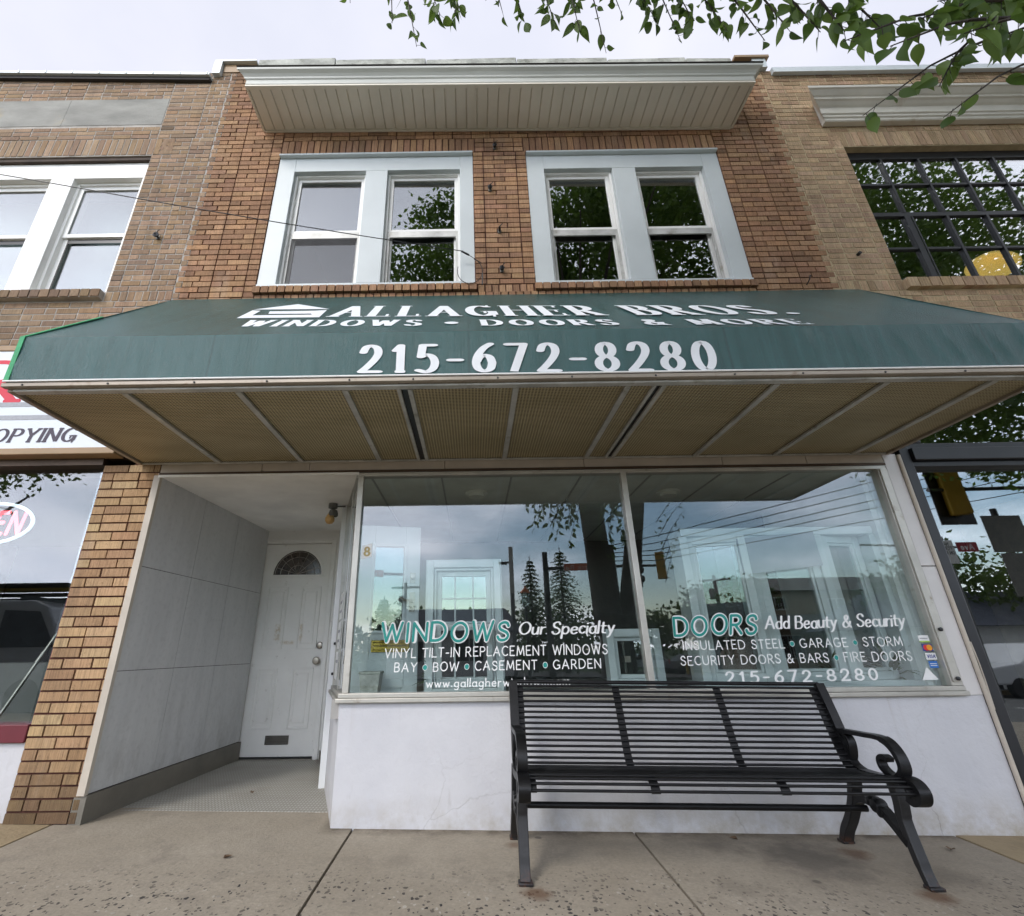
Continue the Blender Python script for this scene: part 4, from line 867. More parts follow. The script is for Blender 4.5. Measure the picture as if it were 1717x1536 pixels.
# its shop front
sh = MB(); sh.box(-7.0, PX0 - .003, Y0 + .02, Y0 + .2, -.1, .495); sh.build('bulkhead', M['stucco'], lb)
rdw = MB(); rdw.box(-7.0, PX0 - .002, Y0 - .01, Y0 + .16, .497, .60); rdw.box(PX0 - .02, PX0 - .002, Y0 + .03, Y0 + .1, .60, 2.36)
sfw = rdw.build('shop_window', M['maroon'], lb, bevel=.005)
g_ = MB(); g_.box(-7.0, PX0 - .022, 3.745, 3.751, .601, 2.37); g_.build('pane', M['glass'], sfw)
gs = MB(); gs.box(PX0 - .06, PX0 - .023, 3.735, 3.744, .601, 2.37); gs.build('glazing_seal', M['glass_plain'], sfw)
hd = MB(); hd.box(-7.0, PX0 - .001, Y0 - .02, Y0 + .3, 2.371, 2.43); hd.box(-7.0, PX1 - .0, Y0 + .02, Y0 + .3, 2.431, 3.29); hd.build('shop_head', M['bronze'], lb)
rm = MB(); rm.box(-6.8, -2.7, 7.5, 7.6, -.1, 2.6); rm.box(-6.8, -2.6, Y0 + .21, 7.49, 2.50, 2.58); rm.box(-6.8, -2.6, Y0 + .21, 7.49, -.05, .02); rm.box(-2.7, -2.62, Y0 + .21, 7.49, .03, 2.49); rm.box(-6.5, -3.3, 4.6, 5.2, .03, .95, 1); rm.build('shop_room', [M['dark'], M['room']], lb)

sg = thing('shop_sign', 'white framed shop sign with red letter and dark OPYING lettering left of awning', 'sign')
b = MB(); b.box(-7.0, -2.755, Y0 - .115, Y0 - .003, 2.48, 3.36); b.build('board', M['signface'], sg)
b = MB(); b.box(-7.0, -2.725, Y0 - .125, Y0 - .001, 2.425, 2.478); b.box(-7.0, -2.725, Y0 - .125, Y0 - .001, 3.362, 3.415); b.box(-2.753, -2.725, Y0 - .125, Y0 - .001, 2.479, 3.361); b.build('sign_frame', M['tan'], sg, bevel=.006)
YS = Y0 - .1165
t = MB(); lettering(t, 'COPYING', quadxz(-3.86, -3.075, 2.533, 2.642, YS), (.125, .055), serif=.12, shear=.22, gap=.2); t.build('lettering', M['ink'], sg)
t = MB(); lettering(t, 'R', quadxz(-4.05, -3.66, 2.892, 3.255, YS), (.12, .05), serif=.15); t.build('initial', M['redink'], sg)
t = MB(); t.box(-7.0, -2.757, YS - .001, YS, 2.838, 2.878); t.box(-7.0, -2.757, YS - .001, YS, 2.722, 2.762); t.build('stripe', M['greyink'], sg)

ns = thing('neon_sign', 'oval neon OPEN sign glowing red behind the left shop glass', 'sign', (-3.74, 3.82, 1.96))
b = MB(); b.tube([(.325 * math.cos(R(a)), 0, .158 * math.sin(R(a))) for a in range(0, 361, 10)], .013, 8); b.build('border_tube', emis('neon_white', (.75, .9, 1), .3), ns, smooth=50)
b = MB(); b.prism([(.31 * math.cos(R(a)), .145 * math.sin(R(a))) for a in range(0, 360, 12)], 'y', .03, .036); b.build('backing_plate', M['dark'], ns)
b = MB(); lettering(b, 'OPEN', ((-.24, -.0, -.075), (.235, -.0, -.085), (-.24, -.0, .085), (.235, -.0, .085)), (.085, .085), gap=.25, shear=.12); b.build('letter_tube', emis('neon_red', (1, .10, .13), 1.0), ns)
po = MB(); po.tube([(-3.20, 3.80, .62), (-3.115, 3.90, .98), (-3.02, 4.0, 1.36)], .011, 8); po.tube([(-3.12, 3.895, .96), (-3.10, 3.912, 1.03)], .016, 8)
tag(po.build('metal_pole', M['nickel'], None, smooth=50), 'thin silver pole leaning inside the left shop window', 'pole')

# ---------------------------------------------------------------- right neighbour
rb = thing('brick_building', 'right neighbouring yellowish tan brick building with white cornice and black steel window', 'building')
RW = (3.945, 6.6, 4.06, 5.80); rw = MB()
backing(rw, XR + .001, 8.0, 3.05, 7.06, [RW], Y0 + .004, Y0 + .25, 1)
colsr = [(XR + .065, 3.52), (3.52, 3.835), (3.835, 3.945)]
brick_rows(rw, XR + .065, 3.945, 4.06, 6.02, PAL_RIGHT, cols=colsr, depth=.004, j=.013, edge0=.0, seed=41)
brick_rows(rw, XR + .065, 8.0, 6.02, 7.05, PAL_RIGHT, depth=.004, j=.013, seed=42, edge0=0, soot=lambda x, z, r: .72 if z > 6.85 else 1, holes=[(3.3, 3.9, 0, 5.9)])
soldiers(rw, 3.80, 8.0, 5.803, 6.02, PAL_RIGHT, depth=.004, seed=43)
brick_rows(rw, 6.6, 8.0, 4.06, 5.80, PAL_RIGHT, depth=.004, seed=44)
brick_rows(rw, XR + .065, 8.0, 3.05, 3.94, PAL_RIGHT, depth=.004, j=.013, seed=45, edge0=0)
soldiers(rw, XR + .06, 3.94, 3.94, 4.06, PAL_RIGHT, depth=.004, seed=46)
soldiers(rw, 3.94, 6.7, 3.945, 4.055, PAL_RIGHT, depth=.004, seed=47, proud=.05, w=.1); rw.box(3.95, 6.7, Y0 - .04, Y0 + .009, 3.95, 4.045, 1)
rw.box(7.8, 8.0, Y0 + .252, 12, -.3, 7.05, 1); rw.box(XR + .01, 7.79, 11.8, 12, -.3, 7.05, 1)
rw.build('wall', [M['brick'], M['mortar_sand']], rb)
rf = MB(); rf.box(XR + .01, 7.79, Y0 + .26, 11.79, 6.8, 6.9); rf.box(XR + .01, 7.79, 7, 7.1, 3.2, 6.79); rf.box(XR + .01, 7.79, Y0 + .3, 11.7, 3.0, 3.19); rf.build('roof', M['dark'], rb)
fl = MB(); fl.box(3.48, 8.0, 3.63, 3.95, 6.97, 7.055); fl.box(3.475, 8.0, 3.62, 3.629, 6.96, 7.03); fl.build('coping_flashing', M['flash'], rb)
co = MB(); pc = [(3.666, 6.10), (3.61, 6.10), (3.60, 6.112), (3.60, 6.135), (3.585, 6.145), (3.585, 6.17), (3.57, 6.18), (3.57, 6.262), (3.55, 6.275), (3.525, 6.30), (3.505, 6.31), (3.505, 6.335), (3.49, 6.345), (3.455, 6.385), (3.44, 6.392), (3.44, 6.425), (3.666, 6.46)]
co.slab([(3.80 - max(0, 3.61 - y) * 1.2, y, z) for y, z in pc][::-1], [(8.0, y, z) for y, z in pc][::-1]); co.build('cornice', paint('weathered_white_wood', (.62, .6, .54), .6, .1, 2, dirt=((.33, .24, .15), 3.2, .6)), rb, bevel=.003)
f = MB(); y0 = Y0 + .075
f.box(3.946, 6.6, y0, y0 + .05, 4.061, 4.125); f.box(3.946, 6.6, y0, y0 + .05, 5.70, 5.799); f.box(3.946, 3.972, y0, y0 + .05, 4.125, 5.70)
rwn = f.build('window', M['blackframe'], rb)
m_ = MB()
for i, x in enumerate((4.345, 4.737, 5.13, 5.52, 5.91, 6.3)): m_.box(x - .011, x + .011, y0 - .002, y0 + .04, 4.955, 5.70); m_.box(x - (.03 if i == 0 else .012), x + (.03 if i == 0 else .012), y0 - .004, y0 + .04, 4.126, 4.905)
for z, h in ((5.335, .012), (4.93, .024), (4.497, .012)): m_.box(3.973, 6.6, y0 + .001, y0 + .038, z - h, z + h)
m_.box(4.378, 4.392, y0 - .008, y0 - .004, 4.126, 4.9)
m_.build('muntin', M['blackframe'], rwn)
s = MB(); s.box(3.973, 6.6, y0 + .02, y0 + .025, 4.126, 5.699); s.build('pane', M['glass_up'], rwn)
ln_ = MB(); ln_.box(3.946, 6.6, Y0 + .012, Y0 + .24, 5.801, 5.83); ln_.build('lintel', M['dark'], rb)
pl_ = MB(); pl_.lathe([(.02, .2), (.17, .09), (.25, 0), (.235, 0), (.16, .07), (.03, .18)], (0, 0, 0), 24)
pd = pl_.build('pendant_lamp', emis('woven_lamp_shade', (.95, .62, .18), .42), None, at=(6.5, 4.95, 5.31), rot=(0, .35, 0)); tag(pd, 'glowing yellow pendant lamp shade inside the black steel window', 'lamp'); b = MB(); b.tube([(0, 0, .19), (-.2, 0, .9)], .006, 6); b.build('lamp_cord', M['black'], pd)
# black shop front
bf = MB(); bf.box(3.345, 3.42, Y0 + .0, Y0 + .16, -.2, 3.04); bf.box(3.422, 8.0, Y0 - .03, Y0 + .16, 2.315, 2.415); bf.box(3.422, 8.0, Y0 + .02, Y0 + .15, 2.416, 2.47); bf.box(3.422, 8.0, Y0 + .01, Y0 + .15, 2.27, 2.314); bf.box(3.422, 3.56, Y0 + .02, Y0 + .15, 2.471, 3.04); bf.box(3.422, 8.0, Y0 + .0, Y0 + .16, -.2, .12)
bfo = bf.build('storefront_frame', M['blackframe'], rb, bevel=.006)
s = MB(); s.box(3.421, 8.0, Y0 + .085, Y0 + .091, .121, 2.269); s.box(3.561, 8.0, Y0 + .075, Y0 + .081, 2.471, 3.04); s.build('pane', M['glass_up'], bfo)
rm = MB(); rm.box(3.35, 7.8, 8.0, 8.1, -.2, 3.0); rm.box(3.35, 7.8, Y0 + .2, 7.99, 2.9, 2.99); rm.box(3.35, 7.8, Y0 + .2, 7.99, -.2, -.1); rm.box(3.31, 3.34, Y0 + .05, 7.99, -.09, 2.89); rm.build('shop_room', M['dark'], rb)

# ---------------------------------------------------------------- awning
aw = thing('awning', 'long dark green awning with white lettering over the shop front', 'awning')
AX0, AX1, AYF, AZB, AZT = -2.575, 3.24, 2.415, 2.408, 2.698
TX0, TX1, TYW, TZW = -2.66, 3.50, 3.655, 3.95
def slope(x, y): return (x, y, AZT + (y - AYF) * (TZW - AZT) / (TYW - AYF))
SN = Vector((0, -(TZW - AZT), TYW - AYF)).normalized()
def grid(mb, fn, nu, nv, th):
    top = []; bot = []
    for j in range(nv + 1):
        for i in range(nu + 1):
            p, n = fn(i / nu, j / nv); top.append(tuple(p)); bot.append(tuple(Vector(p) - Vector(n) * th))
    k = len(top); F = []
    for j in range(nv):
        for i in range(nu):
            a = j * (nu + 1) + i; F.append((a, a + 1, a + nu + 2, a + nu + 1)); F.append((k + a, k + a + nu + 1, k + a + nu + 2, k + a + 1))
    mb.mesh(top + bot, F)
def fslope(u, v):
    l = AX0 + (TX0 - AX0) * v; r = AX1 + (TX1 - AX1) * v; x = l + (r - l) * u
    p = Vector(slope(x, AYF + (TYW - AYF) * v)); sag = -.008 * math.sin(math.pi * v) * (.6 + .4 * math.sin(x * 2.1))
    return p + SN * sag, SN
b = MB(); grid(b, fslope, 90, 12, .004); b.build('canopy_cover', M['awning'], aw, smooth=60)
rnd = random.Random(5); ph = [rnd.uniform(0, 6.28) for _ in range(6)]
def fval(u, v):
    x = AX0 + (AX1 - AX0) * u; edge = max(0, 1 - (x - AX0) / 1.7) ** 1.2 + .8 * max(0, 1 - (AX1 - x) / 1.6)
    w = .0065 * edge * (math.sin(x * 46 + v * 5 + ph[0]) + .6 * math.sin(x * 71 + v * 8 + ph[1])) * (1 - .6 * v) + .003 * math.sin(x * 4.2 + ph[2])
    return Vector((x, AYF - w * math.sin(math.pi * min(1, max(0, v)) * .96 + .06), AZB + (AZT - AZB) * v)), Vector((0, -1, 0))
b = MB(); grid(b, fval, 420, 8, .004); b.build('valance', M['awning'], aw, smooth=60)
b = MB()
for x0, x1 in ((AX0, TX0), (AX1, TX1)):
    d = .004 if x0 < 0 else -.004
    lo = [(x0, AYF, AZB), (x0 + (x1 - x0) * .05, TYW, AZB), (x1, TYW, TZW), (x0, AYF, AZT)]
    b.slab(lo, [(p[0] + d, p[1], p[2]) for p in lo])
b.build('side_panel', M['awning'], aw)
b = MB(); b.box(AX0 - .006, AX0 + .022, AYF - .008, AYF - .0035, AZB, AZT + .004)
e0, e1 = Vector(slope(AX0, AYF)), Vector(slope(TX0, TYW))
for (a, c) in ((0, .42),): b.slab([tuple(e0 + (e1 - e0) * a + SN * .002 + Vector((-.01, 0, 0))), tuple(e0 + (e1 - e0) * a + SN * .002 + Vector((.012, 0, 0))), tuple(e0 + (e1 - e0) * c + SN * .002 + Vector((.012, 0, 0))), tuple(e0 + (e1 - e0) * c + SN * .002 + Vector((-.01, 0, 0)))], [tuple(e0 + (e1 - e0) * a + SN * .007 + Vector((-.01, 0, 0))), tuple(e0 + (e1 - e0) * a + SN * .007 + Vector((.012, 0, 0))), tuple(e0 + (e1 - e0) * c + SN * .007 + Vector((.012, 0, 0))), tuple(e0 + (e1 - e0) * c + SN * .007 + Vector((-.01, 0, 0)))])
b.build('green_edging', M['tape'], aw)
b = MB(); b.tube([(AX0 - .004, AYF - .008, AZB), (AX1, AYF - .008, AZB)], .006, 8); b.build('white_piping', M['letter'], aw, smooth=50)
b = MB(); b.box(AX0 - .012, AX1, AYF - .004, AYF + .03, 2.377, 2.4005); b.box(AX0, AX0 + .03, AYF + .031, 3.655, 2.362, 2.4); b.box(AX1 - .03, AX1, AYF + .031, 3.655, 2.362, 2.4)
b.build('frame_channel', M['tan'] if False else paint('weathered_channel', (.36, .31, .25), .5, .15, 3, metal=.3, dirt=((.16, .1, .06), 11, .58)), aw, bevel=.002)
b = MB(); b.box(AX0 + .031, AX1 - .031, AYF + .031, AYF + .075, 2.364, 2.3765); b.box(AX0 + .031, AX1 - .031, 3.635, 3.655, 2.364, 2.3765); b.build('soffit_frame', M['steel'], aw, bevel=.002)
for k in range(14):
    s = MB(); x = -2.42 + k * .43 + rnd.uniform(-.05, .05); s.lathe([(.001, 0), (.006, 0), (.005, .004), (.001, .005)], (x, AYF - .0045, 2.386), 8, 'y'); s.build('rivet', M['black'], aw)
ribs = [(-1.945, .034), (-1.305, .034), (-.702, .034), (-.398, .022), (-.335, .026), (.262, .034), (.892, .034), (1.042, .02), (1.095, .026), (1.73, .034), (2.345, .034), (2.95, .034)]
for x, w in ribs:
    s = MB(); s.box(x - w / 2, x + w / 2, AYF + .076, 3.634, 2.360, 2.3755); s.build('rib', M['steel'], aw, bevel=.0015)
for a_, c_ in ((-.386, -.349), (1.053, 1.081)): s = MB(); s.box(a_, c_, AYF + .076, 3.634, 2.377, 2.378); s.build('joint_gap', M['black'], aw)
ed = [AX0 + .032, -1.945, -1.305, -.702, -.398, -.335, .262, .892, 1.042, 1.095, 1.73, 2.345, 2.95, AX1 - .032]
for i in range(len(ed) - 1):
    if i in (4, 8): continue
    s = MB(); s.box(ed[i] + .002, ed[i + 1] - .002, AYF + .034, 3.65, 2.3785, 2.383); s.build('soffit_panel', M['perf'], aw)
# lettering lies on the cloth
def sagf(x, v): return -.008 * math.sin(math.pi * v) * (.6 + .4 * math.sin(x * 2.1))
def lift(p, d=.0012): return tuple(Vector(slope(*p)) + SN * (d + sagf(p[0], (p[1] - AYF) / (TYW - AYF)) + .001))
t = MB(); lettering(t, 'ALLAGHER BROS.', (lift((-.95, 2.855)), lift((2.13, 2.70)), lift((-.95, 3.22)), lift((2.13, 2.99))), (.062, .02), serif=.075, gap=.46, shear=-.04); t.build('lettering', M['lettering_awning'], aw)
t = MB(); lettering(t, 'WINDOWS * DOORS & MORE', (lift((-1.45, 2.61)), lift((1.98, 2.435)), lift((-1.45, 2.785)), lift((1.98, 2.56))), (.085, .024), serif=.085, gap=.5, shear=-.03, dotr=.2); t.build('lettering', M['lettering_awning'], aw)
t = MB()
def lg(pts): t.face([lift(p, .002) for p in pts][::1])
lg([(-1.657, 3.158), (-1.053, 3.117), (-1.391, 3.342)])
lg([(-1.606, 2.860), (-1.544, 2.945), (-1.573, 3.106), (-1.648, 3.131)])
lg([(-1.606, 2.860), (-1.023, 2.835), (-1.111, 2.925), (-1.544, 2.945)])
lg([(-1.023, 2.835), (-1.061, 3.085), (-1.131, 3.065), (-1.132, 2.961), (-1.111, 2.925)])
lg([(-1.131, 3.065), (-1.487, 3.074), (-1.451, 2.985), (-1.132, 2.961)])
t.build('emblem', M['lettering_awning'], aw)
t = MB(); YV = AYF - .0055; lettering(t, '215-672-8280', quadxz(-.622, 1.36, 2.436, 2.604, YV, z0r=2.416, z1r=2.596), (.14, .05), serif=.13, gap=.36); t.build('lettering', M['lettering_awning'], aw)

# ---------------------------------------------------------------- bench
be = thing('park_bench', 'black metal rod park bench with scrolled arms in front of white wall', 'bench', (1.168, 3.24, gz(1.168, 3.24)), (.015, .0185, 0))
bm = M['black']; HX = .94
q = NM('worn_black_iron'); n1 = q.noise(9, 5, .65); q.set('Base Color', q.mix(q.ramp(n1, .55, .75), (.006, .006, .0065), (.014, .0145, .016))); q.set('Specular IOR Level', .3); q.set('Roughness', q.ramp(n1, .3, .7, .3, .5)); q.bump(q.noise(70, 3), .0008); bm = q.mat
q = NM('rusty_foot_iron'); x, y, z = q.xyz(); n1 = q.noise(26, 5, .7); q.set('Base Color', q.mix(q.math('MULTIPLY', q.ramp(z, .0, .06, 1, 0), q.ramp(n1, .48, .62, 0, .8)), (.012, .012, .013), (.10, .035, .013))); q.set('Roughness', .5); q.bump(n1, .002); leg_m = q.mat
for s_ in (-1, 1):
    x = s_ * HX
    b = MB(); b.ribbon(crv([(-0.205, 0.403), (-0.218, 0.323), (-0.213, 0.253), (-0.228, 0.173), (-0.252, 0.083), (-0.285, 0)]), .05, [.05] * 12 + [.042] * 13 + [.034] * 6, x); b.box(x - .034, x + .034, -.315, -.265, .0, .014); b.build('leg', leg_m, be, smooth=40, bevel=.004)
    b = MB(); b.ribbon(crv([(0.075, 0.403), (0.11, 0.313), (0.142, 0.233), (0.2, 0.143), (0.262, 0.07), (0.3, 0)]), .058, .042, x); b.box(x - .034, x + .034, .272, .33, .0, .014); b.build('leg', leg_m, be, smooth=40, bevel=.004)
    b = MB(); b.ribbon(crv([(0.14, 0.228), (0.08, 0.261), (0.02, 0.271), (-0.05, 0.261), (-0.13, 0.218), (-0.222, 0.148)]), .05, .036, x)
    for yy, zz, r in ((-.05, .262, .036), (-.015, .275, .024), (-.083, .24, .026)): b.lathe([(.001, -.034), (r * .8, -.03), (r, -.012), (r, .012), (r * .8, .03), (.001, .034)], (x, yy, zz), 12, 'x')
    b.build('brace', bm, be, smooth=45)
    b = MB(); b.ribbon(crv([(0.225, 0.815), (0.175, 0.705), (0.125, 0.583), (0.1, 0.518), (0.092, 0.463), (0.06, 0.418), (0, 0.398)]), .05, .034, x)
    b.ribbon(crv([(0, 0.398), (-0.1, 0.401), (-0.22, 0.415), (-0.305, 0.43), (-0.355, 0.423), (-0.382, 0.395), (-0.372, 0.361), (-0.335, 0.345), (-0.3, 0.358)]), .058, .034, x); b.build('side_frame', bm, be, smooth=45)
    b = MB(); b.ribbon(crv([(0.135, 0.581), (0.05, 0.585), (-0.08, 0.59), (-0.19, 0.593), (-0.255, 0.575), (-0.298, 0.528), (-0.306, 0.473), (-0.27, 0.433), (-0.235, 0.423)]), .052, [.022] * 20 + [.03] * 29, x)
    b.ribbon(crv([(0.1, 0.583), (0.055, 0.553), (0.045, 0.513), (0.06, 0.463), (0.085, 0.433)]), .044, .02, x)
    b.ribbon(crv([(-0.255, 0.423), (-0.2, 0.433), (-0.162, 0.458), (-0.16, 0.491), (-0.19, 0.508), (-0.222, 0.498)]), .044, .024, x); b.build('armrest', bm, be, smooth=45, bevel=.003)
bk_line = crv([(0.222, 0.8), (0.178, 0.705), (0.13, 0.583), (0.085, 0.483), (0.058, 0.435), (0.02, 0.411), (-0.06, 0.407), (-0.16, 0.417), (-0.25, 0.433), (-0.315, 0.435), (-0.36, 0.411), (-0.375, 0.381)], 12)
ln2 = [0]
for a, c in zip(bk_line, bk_line[1:]): ln2.append(ln2[-1] + math.dist(a, c))
def along(d):
    for i in range(len(ln2) - 1):
        if ln2[i + 1] >= d: t_ = (d - ln2[i]) / (ln2[i + 1] - ln2[i]); return tuple(bk_line[i][k] + (bk_line[i + 1][k] - bk_line[i][k]) * t_ for k in (0, 1))
    return bk_line[-1]
nrod = 30; rods = [along(ln2[-1] * (i + .25) / (nrod - .5)) for i in range(nrod)]
bkr = MB(); se = MB()
for i, (yy, zz) in enumerate(rods):
    (bkr if zz > .43 and yy > .05 else se).tube([(-HX + .02, yy, zz), (HX - .02, yy, zz)], .0068, 8)
bkr.tube([(-HX, .226, .815), (HX, .226, .815)], .011, 10)
br_ = bkr.build('backrest', bm, be, smooth=50); st_ = se.build('seat', bm, be, smooth=50)
for x in (-.90, -.31, .31, .90):
    s = MB(); off = []
    for i in range(0, len(bk_line), 3):
        p = Vector(bk_line[i]); d = (Vector(bk_line[min(i + 1, len(bk_line) - 1)]) - Vector(bk_line[max(i - 1, 0)])).normalized(); off.append((p.x - d.y * .012, p.y + d.x * .012))
    s.ribbon(off, .042, .008, x); s.build('support_strap', bm, be, smooth=50)
b = MB(); b.tube([(-HX + .02, .02, .232), (HX - .02, .02, .232)], .016, 12); b.build('stretcher', bm, be, smooth=50)

# ---------------------------------------------------------------- small fittings
el = thing('entry_light', 'grey swivel lamp holder with amber bulb under the entry ceiling', 'lamp', (-1.275, 4.50, 2.273))
gm = paint('weathered_grey_metal', (.17, .165, .15), .55, .2, 9, metal=.4)
b = MB(); b.lathe([(.042, 0), (.042, -.045), (.03, -.05), (.014, -.055), (.014, -.07)], (0, 0, 0), 8); b.build('junction_box', gm, el, smooth=30)
b = MB(); b.lathe([(.012, .0), (.034, -.01), (.042, -.035), (.042, -.06), (.036, -.065), (.03, -.05)], (.012, -.01, -.06), 16); b.build('lamp_holder', gm, el, smooth=40, rot=(0, 0, 0))
b = MB(); b.lathe([(.016, .02), (.03, -.0), (.043, -.03), (.041, -.055), (.026, -.075), (.001, -.082)], (-.015, -.01, -.115), 18); b.build('bulb', paint('amber_bulb', (.55, .33, .12), .3, .05), el, smooth=60)
b = MB(); b.tube([(.03, .03, -.02), (.1, .06, -.015)], .007, 6); b.build('conduit', gm, el)

def bracket(loc, label, body=.03):
    o = thing('wall_bracket', label, 'bracket', loc, group='old brackets left on the brick wall')
    b = MB(); b.box(-.016, .016, -.008, .012, -.022, .022); b.build('plate', gm, o, bevel=.002)
    b = MB(); b.lathe([(.008, .006), (.014, .02), (body * .5, .03), (body * .6, .045), (.01, .055), (.004, .07)], (0, 0, 0), 10, 'y'); b.build('insulator', M['black'], o, smooth=40)
    b = MB(); b.tube([(.0, -.04, .01), (.012, -.05, .03), (.03, -.05, .05)], .004, 6); b.build('hook', M['black'], o)
for px, pz, lb_ in ((.30, 5.86, 'dark round bracket on brick between the windows, topmost of four'), (.235, 5.26, 'stubby dark bracket on brick pier, second from the top between the windows'), (.31, 4.71, 'tiny dark peg on brick pier, third down between the windows'), (.315, 4.235, 'larger dark bracket with bent wire just above the awning between the windows')):
    bracket((px, Y0 - .002, pz), lb_, .022 if pz in (4.71,) else .042)
bracket((-2.975, Y0 - .002, 4.70), 'rusty dark bracket on the left building brick beside its window', .05)
b = MB(); b.tube([(3.07, Y0 + .01, 4.02), (3.07, Y0 - .03, 4.03), (3.075, Y0 - .05, 4.05), (3.085, Y0 - .05, 4.085), (3.10, Y0 - .045, 4.08)], .005, 6); tag(b.build('wall_hook', M['black'], None, smooth=50), 'small black hook in the brick just above the awning at right', 'hook')
b = MB(); b.tube([(3.64, Y0 + .01, 4.36), (3.64, Y0 - .03, 4.36)], .016, 8); tag(b.build('anchor_bolt', M['black'], None, smooth=50), 'dark bolt stub in the tan brick left of the steel window', 'bolt')
cb = thing('service_cable', 'thin black cable crossing the facade to a clamp beside the left window', 'cable')
E0 = Vector((-.045, 3.60, 4.41)); E1 = Vector((-3.29, 2.75, 4.37))
pts = []
for i in range(41):
    t_ = i / 40 * 3.2; p = E0 + (E1 - E0) * t_; p.z += -.05 * math.sin(math.pi * min(1, t_)) * .4 + (max(0, t_ - 1) ** 2) * .12; pts.append(p)
b = MB(); b.tube(pts, .0042, 6); b.build('wire', M['black'], cb)
b = MB(); b.tube([E0 + Vector((-.01, 0, .0)), E0 + Vector((.035, .01, -.022)), E0 + Vector((.06, .015, -.035))], .009, 8); b.tube([E0 + Vector((.06, .015, -.035)), Vector((.13, 3.672, 4.33))], .003, 6); b.build('clamp', M['black'], cb)
b = MB(); lc = Vector((.02, 3.63, 4.205)); b.tube([tuple(lc + Vector((.115 * math.cos(R(a)), 0, .145 * math.sin(R(a))))) for a in range(70, -215, -15)], .0035, 6); b.tube([tuple(lc + Vector((.115, 0, -.03))), tuple(lc + Vector((.11, 0, -.16)))], .006, 6); b.build('slack_loop', M['black'], cb, smooth=60)
b = MB(); pts = [(3.325 + .006 * math.sin(z * 9), 3.648, z) for z in (1.02, .95, .88, .8, .74, .68, .62)]; b.tube(pts, .004, 6); tag(b.build('loose_cord', M['cream'], None, smooth=60), 'loose cream cord hanging down the black post right of the window', 'cord')
def dryleaf(loc, rz, label, mat, ln=.07):
    b = MB(); st_ = [(.0, .0), (.15, .3), (.35, .42), (.6, .3), (.85, .1)]; vs = [(0, 0, .004)]
    for t, w_ in st_[1:]: vs += [(t * ln, -w_ * ln, .012 + .01 * w_), (t * ln, 0, .004 + .012 * t * t), (t * ln, w_ * ln, .014)]
    vs.append((ln, 0, .022)); F = [(0, 2, 1), (0, 3, 2)]
    for k in range(3): a = 1 + 3 * k; F += [(a, a + 1, a + 4, a + 3), (a + 1, a + 2, a + 5, a + 4)]
    F += [(10, 11, 13), (11, 12, 13)]; b.mesh(vs, F); o = b.build('dry_leaf', mat, None, at=loc, rot=(0, .1, rz)); tag(o, label, 'leaf')
ol = paint('dry_orange_leaf', (.45, .17, .03), .7, .2, 30); bl_f = paint('dry_brown_leaf', (.13, .08, .045), .8, .2, 30)
dryleaf((3.36, 3.63, .123), 1.0, 'dry orange leaf caught on the sill of the black shop front', ol, .09)
dryleaf((-1.62, 4.35, .062), 2.2, 'dark curled leaf on the entry floor near the door', bl_f, .04)
dryleaf((-1.3, 3.2, gz(-1.3, 3.2)), .6, 'small brown leaf on the pavement in front of the entry', bl_f, .045)
dryleaf((1.5, 3.55, gz(1.5, 3.55)), 2.6, 'brown leaf lying on the pavement under the bench by the wall', bl_f, .05)
dryleaf((2.62, 3.45, gz(2.62, 3.45)), 4.0, 'brown leaf on the pavement right of the bench', bl_f, .05)

# ---------------------------------------------------------------- goods shown in the shop window
DZ = .716
dd = thing('door_display', 'pale display door with tall glass pane and brass mail slot behind shop window', 'door', (-.86, 3.86, DZ), (0, 0, R(14)))
w, h = .47, 1.20
b = MB(); b.box(0, .115, 0, .045, 0, h); b.box(w - .115, w, 0, .045, 0, h); b.box(.116, w - .116, .001, .044, h - .15, h); b.box(.116, w - .116, .001, .044, 0, .42); b.frame(.105, w - .105, .41, h - .14, .02, -.012, .002); b.box(.1, w - .1, -.004, .002, .05, .235); b.build('door_panel', M['display'], dd, bevel=.003)
b = MB(); b.box(.126, w - .126, .015, .021, .43, h - .16); b.build('pane', M['glass_up'], dd)
b = MB(); b.frame(.13, .405, .285, .365, .014, -.012, .0); b.box(.145, .39, -.009, .0, .3, .325); b.box(.145, .39, -.011, .0, .328, .35); b.build('mail_slot', M['brass'], dd, bevel=.003)
b = MB(); b.box(w - .075, w - .035, -.01, .0, .56, .7); b.tube([(w - .055, -.01, .63), (w - .055, -.05, .635), (w - .12, -.055, .64), (w - .15, -.05, .66)], .009, 8); b.build('lever_handle', M['nickel'], dd)
b = MB(); b.box(w - .075, w - .035, -.01, .0, .77, .845); b.lathe([(.016, 0), (.016, .018), (.001, .02)], (w - .055, -.01, .81), 12, 'y'); b.build('lock_plate', M['nickel'], dd)
dw = thing('window_display', 'white double hung display window with gridded upper sash and tilted lower sash', 'window', (-.335, 3.90, DZ))
b = MB(); b.frame(0, .545, 0, .915, .05, -.06, .09); b.frame(.052, .493, .052, .863, .018, -.035, .08); b.frame(-.012, .557, -.0, .93, .011, -.02, .05); fr = b.build('frame', M['display'], dw, bevel=.004)
b = MB(); b.frame(.072, .473, .45, .842, .035, .0, .035); b.box(.2, .212, .01, .025, .486, .806); b.box(.335, .347, .01, .025, .486, .806); b.box(.108, .437, .009, .026, .64, .652); b.build('upper_sash', M['display'], dw, bevel=.002)
b = MB(); b.box(.108, .437, .014, .019, .486, .806); b.build('pane', M['glass_up'], dw)
